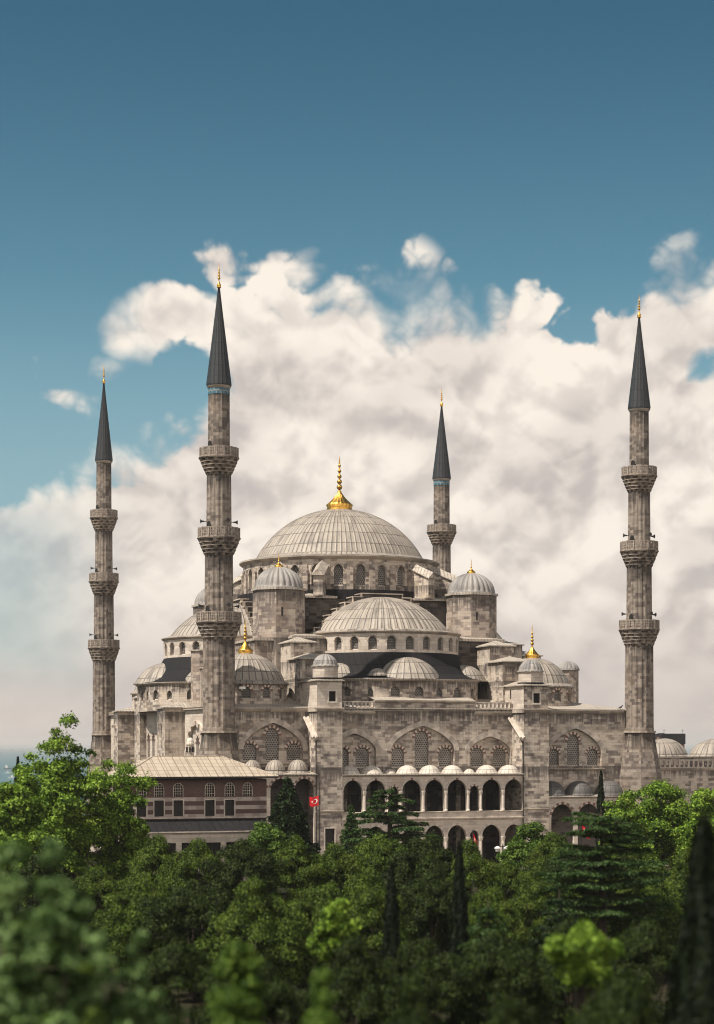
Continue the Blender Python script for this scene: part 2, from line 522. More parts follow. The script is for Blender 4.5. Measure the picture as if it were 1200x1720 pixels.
# ------------------------------------------------------------------ mesh builder
class MB:
    def __init__(self):
        self.v, self.f, self.mi, self.uv, self.sm = [], [], [], [], []

    def face(self, pts, mat=0, uv=None, smooth=False):
        i = len(self.v)
        self.v += [tuple(p) for p in pts]
        self.f.append(tuple(range(i, i + len(pts))))
        self.mi.append(mat)
        self.sm.append(smooth)
        if uv is None:
            a = np.array(pts, float)
            n = np.zeros(3)
            for k in range(len(a)):
                n += np.cross(a[k] - a[0], a[(k + 1) % len(a)] - a[0])
            L = np.linalg.norm(n)
            n = n / L if L > 1e-12 else np.array([0, 0, 1.0])
            if abs(n[2]) > 0.95:
                uv = [(p[0], p[1]) for p in a]
            else:
                tv = np.array([-n[1], n[0], 0.0])
                tv /= np.linalg.norm(tv)
                if tv[0] < -1e-6 or (abs(tv[0]) < 1e-6 and tv[1] < 0):
                    tv = -tv
                s = 1.0 / max(0.3, sqrt(1 - n[2] ** 2))
                uv = [(float(p @ tv), float(p[2]) * s) for p in a]
        self.uv.append(list(uv))

    def box(self, x0, x1, y0, y1, z0, z1, mat=0, bottom=False):
        p = [(x0, y0, z0), (x1, y0, z0), (x1, y1, z0), (x0, y1, z0), (x0, y0, z1), (x1, y0, z1), (x1, y1, z1), (x0, y1, z1)]
        for q in ((0, 1, 5, 4), (1, 2, 6, 5), (2, 3, 7, 6), (3, 0, 4, 7), (4, 5, 6, 7), (3, 2, 1, 0)):
            self.face([p[i] for i in q], mat)

    def prism(self, base, z0, z1, mat=0, cap=True):
        n = len(base)
        for i in range(n):
            a, b = base[i], base[(i + 1) % n]
            self.face([(*a, z0), (*b, z0), (*b, z1), (*a, z1)], mat)
        if cap:
            self.face([(*a, z1) for a in base], mat)
            self.face([(*a, z0) for a in reversed(base)], mat)

    def pyramid(self, base, z0, z1, mat=0, apex=None, over=0.0):
        cx = sum(a[0] for a in base) / len(base)
        cy = sum(a[1] for a in base) / len(base)
        if over:
            base = [(a[0] + over * np.sign(a[0] - cx), a[1] + over * np.sign(a[1] - cy)) for a in base]
        ap = (*(apex or (cx, cy)), z1)
        n = len(base)
        for i in range(n):
            a, b = base[i], base[(i + 1) % n]
            self.face([(*a, z0), (*b, z0), ap], mat)
            self.face([(*a, z0 - 0.14), (*b, z0 - 0.14), (*b, z0), (*a, z0)], mat)
        self.face([(*a, z0 - 0.14) for a in reversed(base)], mat)

    def lathe(self, prof, seg, cx=0, cy=0, mat=0, a0=0.0, a1=2 * pi, rmod=None, smooth=False, uvr=None, arcuv=True):
        """prof: (r, z) list bottom to top; rmod(seg index, ring index) adds to the radius"""
        full = abs(a1 - a0 - 2 * pi) < 1e-6
        R = uvr or max(p[0] for p in prof)
        L = [0]
        for (r0, z0), (r1, z1) in zip(prof, prof[1:]):
            L.append(L[-1] + sqrt((r1 - r0) ** 2 + (z1 - z0) ** 2))
        vb = prof[0][1]
        if smooth:
            base = len(self.v)
            cols = seg if full else seg + 1
            for j, (r, z) in enumerate(prof):
                for i in range(cols):
                    a = a0 + (a1 - a0) * i / seg
                    rr = r + (rmod(i, j) if rmod else 0)
                    self.v.append((cx + rr * sin(a), cy - rr * cos(a), z))
            for j in range(len(prof) - 1):
                for i in range(seg):
                    i2 = (i + 1) % cols
                    self.f.append((base + j * cols + i, base + j * cols + i2, base + (j + 1) * cols + i2, base + (j + 1) * cols + i))
                    self.mi.append(mat)
                    self.sm.append(True)
                    ua, ub = R * (a0 + (a1 - a0) * i / seg), R * (a0 + (a1 - a0) * (i + 1) / seg)
                    self.uv.append([(ua, vb + L[j]), (ub, vb + L[j]), (ub, vb + L[j + 1]), (ua, vb + L[j + 1])])
            return
        for j in range(len(prof) - 1):
            (r0, z0), (r1, z1) = prof[j], prof[j + 1]
            for i in range(seg):
                aa, ab = a0 + (a1 - a0) * i / seg, a0 + (a1 - a0) * (i + 1) / seg
                i2 = (i + 1) % seg if full else i + 1
                m = rmod or (lambda *_: 0)
                q = []
                for (r, z, a, ii, jj) in ((r0, z0, aa, i, j), (r0, z0, ab, i2, j), (r1, z1, ab, i2, j + 1), (r1, z1, aa, i, j + 1)):
                    rr = max(0.0, r + m(ii, jj))
                    q.append((cx + rr * sin(a), cy - rr * cos(a), z))
                ua, ub = R * aa, R * ab
                self.face(q, mat, [(ua, vb + L[j]), (ub, vb + L[j]), (ub, vb + L[j + 1]), (ua, vb + L[j + 1])])

    def tube(self, pts, rad, seg=6, mat=0):
        pts = [np.array(p, float) for p in pts]
        rings = []
        for i, p in enumerate(pts):
            d = pts[min(i + 1, len(pts) - 1)] - pts[max(i - 1, 0)]
            d = d / (np.linalg.norm(d) + 1e-9)
            s = np.cross(d, (0, 0, 1.0)) if abs(d[2]) < 0.95 else np.cross(d, (1.0, 0, 0))
            s /= np.linalg.norm(s)
            w = np.cross(d, s)
            r = rad[i] if isinstance(rad, (list, tuple)) else rad
            rings.append([tuple(p + r * (cos(2 * pi * k / seg) * s + sin(2 * pi * k / seg) * w)) for k in range(seg)])
        for a, b in zip(rings, rings[1:]):
            for k in range(seg):
                self.face([a[k], a[(k + 1) % seg], b[(k + 1) % seg], b[k]], mat)
        self.face(list(reversed(rings[0])), mat)
        self.face(rings[-1], mat)

    def build(self, name, mats, parent=None):
        me = bpy.data.meshes.new(name)
        me.from_pydata(self.v, [], self.f)
        if not isinstance(mats, (list, tuple)):
            mats = [mats]
        for m in mats:
            me.materials.append(M[m] if isinstance(m, str) else m)
        me.polygons.foreach_set('material_index', self.mi)
        me.polygons.foreach_set('use_smooth', self.sm)
        ul = me.uv_layers.new(name='UVMap')
        ul.data.foreach_set('uv', np.array([c for f in self.uv for q in f for c in q], dtype=np.float32))
        me.update()
        o = bpy.data.objects.new(name, me)
        COL.objects.link(o)
        o.parent = parent
        return o


def thing(name, label, cat, loc=(0, 0, 0), rz=0.0, group=None):
    o = bpy.data.objects.new(name, None)
    COL.objects.link(o)
    o.location = loc
    o.rotation_euler = (0, 0, rz)
    return tag(o, label, cat, group)


def tag(o, label, cat, group=None):
    o['label'] = label
    o['category'] = cat
    if group:
        o['group'] = group
    return o


def copy_tree(o, parent=None):
    c = o.copy()
    COL.objects.link(c)
    c.parent = parent
    for ch in list(o.children):
        copy_tree(ch, c)
    return c


# ------------------------------------------------------------------ walls with arched openings
def s_front(v0):
    return lambda s, z, d: (s, v0 + d, z)


def s_left(u0):
    return lambda s, z, d: (u0 + d, s, z)


def s_cyl(cx, cy, R, face=0.0):
    return lambda s, z, d: (cx + (R - d) * sin(face + s / R), cy - (R - d) * cos(face + s / R), z)


def s_poly(pts):
    """surface over a polyline (list of (x, y)); inside is to the left of the walking direction"""
    pts = [np.array(p, float) for p in pts]
    L = [0.0]
    for a, b in zip(pts, pts[1:]):
        L.append(L[-1] + np.linalg.norm(b - a))

    def S(s, z, d):
        i = 0
        while i < len(pts) - 2 and s > L[i + 1]:
            i += 1
        a, b = pts[i], pts[i + 1]
        t = (b - a) / (L[i + 1] - L[i])
        p = a + t * (s - L[i]) + np.array([-t[1], t[0]]) * d
        return (float(p[0]), float(p[1]), z)
    return S, L[-1]


def arch_h(x, w, rise, point=0.0):
    """height of an arch above its springing at offset x (pointed if the rise exceeds the half width)"""
    x = min(abs(x), w)
    if rise <= 0:
        return 0.0
    if rise < w * 1.001:
        return rise * ((1 - point) * sqrt(max(0, 1 - (x / w) ** 2)) + point * (1 - x / w))
    R = (rise * rise + w * w) / (2 * w)
    return sqrt(max(0, R * R - (x + R - w) ** 2))


def arch_xs(w, n=10):
    return [-w * cos(pi * i / n) for i in range(n + 1)]


def wall(mb, S, s0, s1, z0, z1, ops, depth, mat=0, rev=0, step=1.2):
    """ops: dicts c, w (half width), z (sill), sp (springing), r (rise); real holes with reveals"""
    def strip(a, b, za, zb):
        n = max(1, int(math.ceil((b - a) / step)))
        for i in range(n):
            x0, x1 = a + (b - a) * i / n, a + (b - a) * (i + 1) / n
            mb.face([S(x0, za, 0), S(x1, za, 0), S(x1, zb, 0), S(x0, zb, 0)], mat, [(x0, za), (x1, za), (x1, zb), (x0, zb)])
    cur = s0
    for o in sorted(ops, key=lambda q: q['c']):
        c, w = o['c'], o['w']
        if c - w > cur + 1e-5:
            strip(cur, c - w, z0, z1)
        xs = arch_xs(w)
        zb = max(o['z'], z0)
        if zb > z0 + 1e-5:
            strip(c - w, c + w, z0, zb)
        for a, b in zip(xs, xs[1:]):
            ha, hb = o['sp'] + arch_h(a, w, o['r'], o['pt']), o['sp'] + arch_h(b, w, o['r'], o['pt'])
            A, B = c + a, c + b
            mb.face([S(A, ha, 0), S(B, hb, 0), S(B, z1, 0), S(A, z1, 0)], mat, [(A, ha), (B, hb), (B, z1), (A, z1)])
            mb.face([S(A, ha, 0), S(B, hb, 0), S(B, hb, depth), S(A, ha, depth)], rev, [(A, 0), (B, 0), (B, depth), (A, depth)])
        for x in (c - w, c + w):
            mb.face([S(x, zb, 0), S(x, zb, depth), S(x, o['sp'], depth), S(x, o['sp'], 0)], rev, [(0, zb), (depth, zb), (depth, o['sp']), (0, o['sp'])])
        if zb > z0 + 1e-5:
            mb.face([S(c - w, zb, 0), S(c + w, zb, 0), S(c + w, zb, depth), S(c - w, zb, depth)], rev)
        cur = c + w
    if s1 > cur + 1e-5:
        strip(cur, s1, z0, z1)


def pane(mb, S, o, d, mat=0):
    xs = arch_xs(o['w'])
    for a, b in zip(xs, xs[1:]):
        ha, hb = o['sp'] + arch_h(a, o['w'], o['r'], o['pt']), o['sp'] + arch_h(b, o['w'], o['r'], o['pt'])
        A, B = o['c'] + a, o['c'] + b
        mb.face([S(A, o['z'], d), S(B, o['z'], d), S(B, hb, d), S(A, ha, d)], mat, [(a, o['z']), (b, o['z']), (b, hb), (a, ha)])


def voussoirs(mb, S, o, width, proud, n, mats=(0, 1), foot=0.0, d0=0.0):
    """a ring of wedge stones around the head of an opening, a little proud of the wall"""
    w, r, c, sp = o['w'], o['r'], o['c'], o['sp']
    path = []
    K = 60
    for i in range(K + 1):
        x = -w * cos(pi * i / K)
        path.append((x, arch_h(x, w, r, o['pt'])))
    if foot:
        path = [(-w, -foot)] + path + [(w, -foot)]
    P = np.array(path)
    L = np.concatenate([[0], np.cumsum(np.hypot(*np.diff(P, axis=0).T))])
    out = []
    for i in range(len(P)):
        t = P[min(i + 1, len(P) - 1)] - P[max(i - 1, 0)]
        t = t / np.linalg.norm(t)
        out.append(P[i] + width * np.array([-t[1], t[0]]))
    Q = np.array(out)

    def at(arr, l):
        return np.array([np.interp(l, L, arr[:, 0]), np.interp(l, L, arr[:, 1])])
    for k in range(n):
        m = mats[k % len(mats)]
        sub = 3
        for q in range(sub):
            la, lb = L[-1] * (k + q / sub) / n, L[-1] * (k + (q + 1) / sub) / n
            pr = proud if k % 2 == 0 else proud * 0.6
            a, b, e, f = at(P, la), at(P, lb), at(Q, lb), at(Q, la)
            F = lambda p, d: S(c + p[0], sp + p[1], d0 + d)
            mb.face([F(a, -pr), F(b, -pr), F(e, -pr), F(f, -pr)], m)
            mb.face([F(f, -pr), F(e, -pr), F(e, 0.01), F(f, 0.01)], m)
            mb.face([F(a, -pr), F(b, -pr), F(b, 0.01), F(a, 0.01)], m)
            if q == 0:
                mb.face([F(a, -pr), F(f, -pr), F(f, 0.01), F(a, 0.01)], m)
            if q == sub - 1:
                mb.face([F(b, -pr), F(e, -pr), F(e, 0.01), F(b, 0.01)], m)


def op(c, w, z, sp, r, pt=0.0):
    return dict(c=c, w=w, z=z, sp=sp, r=r, pt=pt)


def dome_profile(R, h, z0, n=14, flare=0.35, lip=0.16):
    p = [(R + flare, z0 - lip), (R + flare, z0)]
    if flare:
        p.append((R + flare * 0.45, z0 + flare * 0.28))
    if h < R * 0.85:                      # low domes are caps of a bigger sphere
        Rc = (R * R + h * h) / (2 * h)
        amax = math.asin(R / Rc)
        for i in range(n + 1):
            a = amax * (1 - i / n)
            p.append((Rc * sin(a), z0 + 0.06 + Rc * cos(a) - (Rc - h)))
    else:
        for i in range(n + 1):
            a = 0.10 + (pi / 2 - 0.10) * i / n
            p.append((R * cos(a), z0 + h * sin(a)))
    p[-1] = (0.0, p[-1][1])
    return p


def dome(mb, cx, cy, R, h, z0, ribs=32, rib=0.07, flare=0.35, mat=0, a0=0.0, a1=2 * pi, lobes=0, n=14):
    pr = dome_profile(R, h, z0, n, flare)
    full = abs(a1 - a0 - 2 * pi) < 1e-6
    if lobes:
        seg = lobes * 6
        amp = R * 0.085

        def rm(i, j):
            if j < 3:
                return 0
            k = min(1.0, pr[j][0] / (R * 0.5))
            return k * amp * (abs(sin(pi * (i % seg) / 6)) - 0.6)
        mb.lathe(pr, seg, cx, cy, mat, a0, a1, rm, smooth=True)
        return
    seg = ribs * 4 if full else max(8, int(ribs * (a1 - a0) / (2 * pi)) * 4)
    last = len(pr) - 1

    def rm(i, j):
        if j < 3 or j >= last:
            return 0
        return (rib if i % 4 == 0 else 0.0) * min(1.0, pr[j][0] / (R * 0.25))
    mb.lathe(pr, seg, cx, cy, mat, a0, a1, rm, uvr=seg / 4 * (0.75 if True else 1) * (2 * pi / (a1 - a0)) / (2 * pi))


def finial_mesh(mb, cx, cy, z0, H, rb, balls=5, lobes=16, mat=0):
    """gilded alem: a flared ribbed foot, a chain of shrinking balls and a pointed tip"""
    foot = 0.34 * H if rb > 0.16 * H else 0.26 * H
    pr = [(rb * 1.05, 0), (rb * 1.05, 0.03 * H), (rb * 0.97, 0.06 * H)]
    for i in range(8):
        tt = i / 7
        pr.append((rb * (0.95 * (1 - tt) ** 1.55 + 0.13), 0.06 * H + foot * (0.15 + 0.85 * tt) * 0.92))
    pr = [(r, z0 + z) for r, z in pr]

    def rm(i, j):
        return rb * 0.05 * (abs(sin(pi * i / 4)) - 0.5) * (1 if 1 < j < 9 else 0)
    mb.lathe(pr, lobes * 4, cx, cy, mat, rmod=rm, smooth=True)
    z = z0 + 0.06 * H + foot * 0.92
    rest = z0 + H - z
    stem = max(rb * 0.065, 0.045)
    ball_r = min(rb * 0.9, rest * 0.085)
    pr = [(stem * 1.4, z - 0.02 * H)]
    for k in range(balls):
        r = ball_r * (1 - 0.12 * k)
        zc = z + rest * (0.10 + 0.155 * k)
        for i in range(7):
            a = -pi / 2 + pi * i / 6
            pr.append((max(stem, r * cos(a)), zc + r * 0.95 * sin(a)))
    pr.append((stem * 0.8, z + rest * 0.86))
    pr.append((0.0, z + rest))
    mb.lathe(pr, 14, cx, cy, mat, smooth=True)


def ngon(cx, cy, r, n, rot=0.0):
    return [(cx + r * sin(rot + 2 * pi * i / n), cy - r * cos(rot + 2 * pi * i / n)) for i in range(n)]


# ------------------------------------------------------------------ setting: land, terrace, sea
def build_ground():
    mb = MB()
    xs = [-3000, -1500, -800, -450, -300, -200, -120, -60, 0, 60, 120, 200, 300, 450, 800, 1500, 3000]
    ys = [-600, -300, -150, -60, 0, 40, 80, 120, 160, 200, 240, 280, 320, 360, 400, 440, 480, 520, 560, 620, 700, 800, 1000]

    def g(x, y):
        a = min(1, max(0, (y - 370) / 330))
        b = min(1, max(0, (-x - 180) / 400))
        k = max(a * a * (3 - 2 * a), b * b * (3 - 2 * b))
        return -42 * k
    n = len(xs)
    mb.v = [(x, y, g(x, y)) for y in ys for x in xs]
    for j in range(len(ys) - 1):
        for i in range(n - 1):
            mb.f.append((j * n + i, j * n + i + 1, (j + 1) * n + i + 1, (j + 1) * n + i))
            mb.mi.append(0)
            mb.sm.append(True)
            mb.uv.append([(0, 0)] * 4)
    o = mb.build('ground', 'ground')
    o['kind'] = 'structure'
    mb = MB()
    R = 70000.0
    ring = [(R * cos(2 * pi * i / 64), R * sin(2 * pi * i / 64), -30.0) for i in range(64)]
    mb.face(ring, 0)
    o = mb.build('sea', 'water')
    o['kind'] = 'structure'
    mb = MB()
    q = [world_of(u, v, 0.05) for u, v in ((-8, -9), (95, -9), (95, 80), (-8, 80))]
    mb.face(q, 0)
    o = mb.build('terrace_paving', 'paving')
    o['kind'] = 'structure'


build_ground()

# ------------------------------------------------------------------ the mosque
mosque = thing('mosque', 'great grey domed mosque of stone and lead standing between its four minarets', 'mosque', world_of(0, 0), TH)
UC = 25.8                     # axis of symmetry along the front
VC = 31.75                    # centre of the main dome in the depth
W_TOP = 19.3                  # top of the outer walls


def add_window(parent, S, o, d, mat='lattice', arch=None, name='window'):
    """a screened window as a part of its own; arch = (ring width, stones) adds the red and white head"""
    mb = MB()
    pane(mb, S, o, d)
    if arch:
        voussoirs(mb, S, o, arch[0], 0.035, arch[1], (1, 2), d0=arch[2] if len(arch) > 2 else 0.0)
    # a thin sill
    sl = MB
    mb.face([S(o['c'] - o['w'], o['z'] + 0.12, d - 0.05), S(o['c'] + o['w'], o['z'] + 0.12, d - 0.05), S(o['c'] + o['w'], o['z'], d - 0.12), S(o['c'] - o['w'], o['z'], d - 0.12)], 3)
    return mb.build(name, [mat, 'red_stone', 'white_stone', 'arch_stone'], parent)


def eave(mb, S, s0, s1, z, out, th, mat=0, step=1.5, inn=0.3):
    """a projecting moulding that follows a wall"""
    n = max(1, int((s1 - s0) / step))
    prof = [(0.01, z - th), (-out * 0.45, z - th * 0.75), (-out, z - th * 0.30), (-out, z), (inn, z + 0.03)]
    for i in range(n):
        a, b = s0 + (s1 - s0) * i / n, s0 + (s1 - s0) * (i + 1) / n
        for (d0, zz0), (d1, zz1) in zip(prof, prof[1:]):
            mb.face([S(a, zz0, d0), S(b, zz0, d0), S(b, zz1, d1), S(a, zz1, d1)], mat, [(a, zz0), (b, zz0), (b, zz1 + 0.01), (a, zz1 + 0.01)])
    for s in (s0, s1):
        mb.face([S(s, zz, d) for d, zz in prof], mat)


def in_sight(a):
    """does a wall that looks towards angle a (from the front) face the viewer's side of the mosque?"""
    return cos(a + TH) > -0.25


# --- front wall: outer skin with three kinds of big blind arches, inner skin with the screened windows
S0 = s_front(0.3)
S1 = s_front(0.8)
GAL = 11.3
bays = [op(6.75, 3.70, 12.9, 14.5, 3.05, 0.38), op(46.4, 3.65, 12.2, 13.9, 3.1, 0.38), op(25.85, 4.15, 11.6, 14.3, 2.95, 0.38),
        op(17.0, 2.75, 11.6, 14.2, 2.1, 0.38), op(34.75, 2.75, 11.6, 14.2, 1.75, 0.38)]
mb = MB()
wall(mb, S0, 1.2, 53.4, 11.0, W_TOP, bays, 0.5)
wall(mb, S0, 1.2, 14.25, 0.05, 11.0, [], 0.5)
wall(mb, S0, 37.75, 53.4, 0.05, 11.0, [], 0.5)
for u in (14.25, 37.75):
    mb.face([(u, 0.3, 0.05), (u, 4.6, 0.05), (u, 4.6, 11.2), (u, 0.3, 11.2)])
front = mb.build('front_wall', ['stone'], mosque)
for b in bays:
    mb = MB()
    voussoirs(mb, S0, b, 0.62, 0.05, 13, (0, 1), foot=0.1)
    mb.build('arch_ring', ['arch_stone', 'arch_dark'], front)
wins = [op(6.75, 0.82, 12.95, 16.0, 0.95), op(3.95, 0.86, 12.95, 14.35, 0.75), op(9.45, 0.86, 12.95, 14.35, 0.75),
        op(25.85, 0.90, 12.1, 15.7, 0.95), op(22.75, 0.82, 12.1, 13.85, 0.75), op(28.95, 0.82, 12.1, 13.85, 0.75),
        op(18.15, 0.86, 12.1, 13.85, 0.75), op(15.55, 0.86, 12.1, 13.85, 0.75),
        op(33.2, 0.86, 12.1, 13.8, 0.75), op(36.2, 0.86, 12.1, 13.8, 0.75),
        op(46.3, 0.82, 12.2, 15.3, 0.95), op(49.0, 0.74, 12.2, 13.7, 0.70), op(43.6, 0.74, 12.2, 13.7, 0.70)]
mb = MB()
wall(mb, S1, 1.2, 53.4, 11.3, 18.6, wins, 0.32)
inner = mb.build('window_wall', ['stone'], front)
for o in wins:
    add_window(front, S1, o, 0.25, 'lattice', (0.33, 13))
for a in ((1.4, 11.0, W_TOP, 0.35, 0.5), (41.2, 53.0, W_TOP, 0.35, 0.5), (42.6, 50.4, 11.95, 0.25, 0.3), (2.6, 11.0, 12.75, 0.2, 0.25)):
    mb = MB()
    eave(mb, S0, *a)
    mb.build('cornice', 'cornice', front)

# raised middle of the front wall, with the pierced balustrades on both sides
mb = MB()
SR = s_front(0.26)
wall(mb, SR, 19.6, 32.6, W_TOP - 0.4, 20.25, [], 0.3)
mb.face([(19.6, 0.26, 18.9), (19.6, 1.6, 18.9), (19.6, 1.6, 20.25), (19.6, 0.26, 20.25)])
mb.face([(32.6, 0.26, 18.9), (32.6, 1.6, 18.9), (32.6, 1.6, 20.25), (32.6, 0.26, 20.25)])
eave(mb, SR, 19.5, 32.7, 20.3, 0.3, 0.32, 1)
mb.face([(19.5, 0.0, 20.34), (32.7, 0.0, 20.34), (32.7, 2.8, 20.85), (19.5, 2.8, 20.85)], 2)
mb.build('parapet_wall', ['stone', 'cornice', 'lead_small'], mosque)


def balustrade(name, S, s0, s1, z0, z1, n, parent, th=0.22):
    mb = MB()

    def bar(a, b, za, zb, d0, d1, m=0):
        P = [S(a, za, d0), S(b, za, d0), S(b, za, d1), S(a, za, d1), S(a, zb, d0), S(b, zb, d0), S(b, zb, d1), S(a, zb, d1)]
        for q in ((0, 1, 5, 4), (1, 2, 6, 5), (2, 3, 7, 6), (3, 0, 4, 7), (4, 5, 6, 7), (3, 2, 1, 0)):
            mb.face([P[i] for i in q], m)
    bar(s0, s1, z1 - 0.16, z1, -0.06, th + 0.06)
    bar(s0, s1, z0, z0 + 0.14, -0.03, th + 0.03)
    for i in range(n + 1):
        c = s0 + (s1 - s0) * i / n
        w = 0.13
        zm = (z0 + z1) / 2
        # turned baluster: two tapers meeting at a waist
        for za, zb, wa, wb in ((z0 + 0.14, zm, 0.16, 0.09), (zm, z1 - 0.16, 0.09, 0.16)):
            for (da, db) in ((0, 0), (th, th)):
                mb.face([S(c - wa, za, da), S(c + wa, za, da), S(c + wb, zb, db), S(c - wb, zb, db)])
            for sg in (-1, 1):
                mb.face([S(c + sg * wa, za, 0), S(c + sg * wa, za, th), S(c + sg * wb, zb, th), S(c + sg * wb, zb, 0)])
    return mb.build(name, 'arch_stone', parent)


balustrade('balustrade', s_front(0.2), 14.6, 19.5, 18.9, 20.2, 9, mosque)
balustrade('balustrade', s_front(0.2), 32.7, 37.6, 18.9, 20.2, 9, mosque)
for a in ((14.2, 19.6), (32.6, 37.8)):
    mb = MB()
    eave(mb, S0, *a, 18.9, 0.25, 0.35)
    mb.build('cornice', 'cornice', front)

# --- south-east side wall (seen very obliquely) with piers
SL = s_left(0.0)
lops = []
for c in (33.8, 36.6):
    lops.append(op(c, 0.75, 9.5, 15.4, 1.0))
for c in (10.0, 24.5, 51.0, 54.5):
    lops.append(op(c, 0.75, 9.5, 15.0, 1.0))
mb = MB()
wall(mb, SL, 1.2, 62.2, 0.05, W_TOP + 0.3, lops, 0.45)
side = mb.build('side_wall', ['stone_clean'], mosque)
for o in lops:
    add_window(side, SL, o, 0.35, 'lattice', (0.3, 11))
mb = MB()
eave(mb, SL, 1.4, 62.2, W_TOP + 0.35, 0.35, 0.45)
mb.build('cornice', 'cornice', side)
for (v0, v1, proj, zt) in ((16.4, 20.5, 2.6, 19.5), (38.0, 41.4, 0.9, 21.3), (44.4, 47.2, 2.6, 19.5)):
    mb = MB()
    mb.prism([(-proj, v0), (0.6, v0), (0.6, v1), (-proj, v1)], 0.05, zt, 0)
    mb.prism([(-proj - 0.7, v0 - 0.25), (0, v0 - 0.25), (0, v1 + 0.25), (-proj - 0.7, v1 + 0.25)], 0.05, 7.0, 0)
    b = [(-proj - 0.25, v0 - 0.25), (1.0, v0 - 0.25), (1.0, v1 + 0.25), (-proj - 0.25, v1 + 0.25)]
    mb.pyramid(b, zt + 0.12, zt + 0.85, 1, apex=(0.4, (v0 + v1) / 2))
    # sloping gutter stone on the face of the pier
    if proj > 1:
        z0 = zt - 2.2
        mb.prism([(-proj - 0.55, v0 + 1.5), (-proj + 0.1, v0 + 1.5), (-proj + 0.1, v0 + 1.9), (-proj - 0.55, v0 + 1.9)], z0, z0 + 0.35, 0)
    mb.build('pier', ['stone', 'lead_small'], mosque)
# arch on the side wall between the corner minaret and the first pier
mb = MB()
so = op(9.8, 4.2, 9.5, 13.4, 3.9)
voussoirs(mb, s_left(-0.05), so, 0.55, 0.5, 17, (0, 0))
mb.build('arch_ring', ['arch_stone', 'arch_dark'], side)

# north-west and rear walls close the block
mb = MB()
mb.box(0.5, 54.0, 62.0, 63.0, 0.05, W_TOP)
mb.box(53.4, 54.2, 0.5, 62.0, 0.05, W_TOP)
mb.build('rear_wall', 'stone', mosque)

# --- roofs of the aisles: lead sheets that rise gently inwards
mb = MB()
za, zb = W_TOP + 0.06, 20.75
outer = [(-0.35, -0.05), (54.4, -0.05), (54.4, 63.2), (-0.35, 63.2)]
innr = [(9.0, 7.0), (46.0, 7.0), (46.0, 56.0), (9.0, 56.0)]
for i in range(4):
    j = (i + 1) % 4
    z0 = za + (0.35 if i == 3 else 0)
    mb.face([(*outer[i], za), (*outer[j], za), (*innr[j], zb), (*innr[i], zb)])
    mb.face([(*outer[i], za - 0.12), (*outer[j], za - 0.12), (*outer[j], za), (*outer[i], za)])
mb.face([(*p, zb) for p in innr], 1)
mb.build('aisle_roof', ['lead_small', 'lead_dark'], mosque)

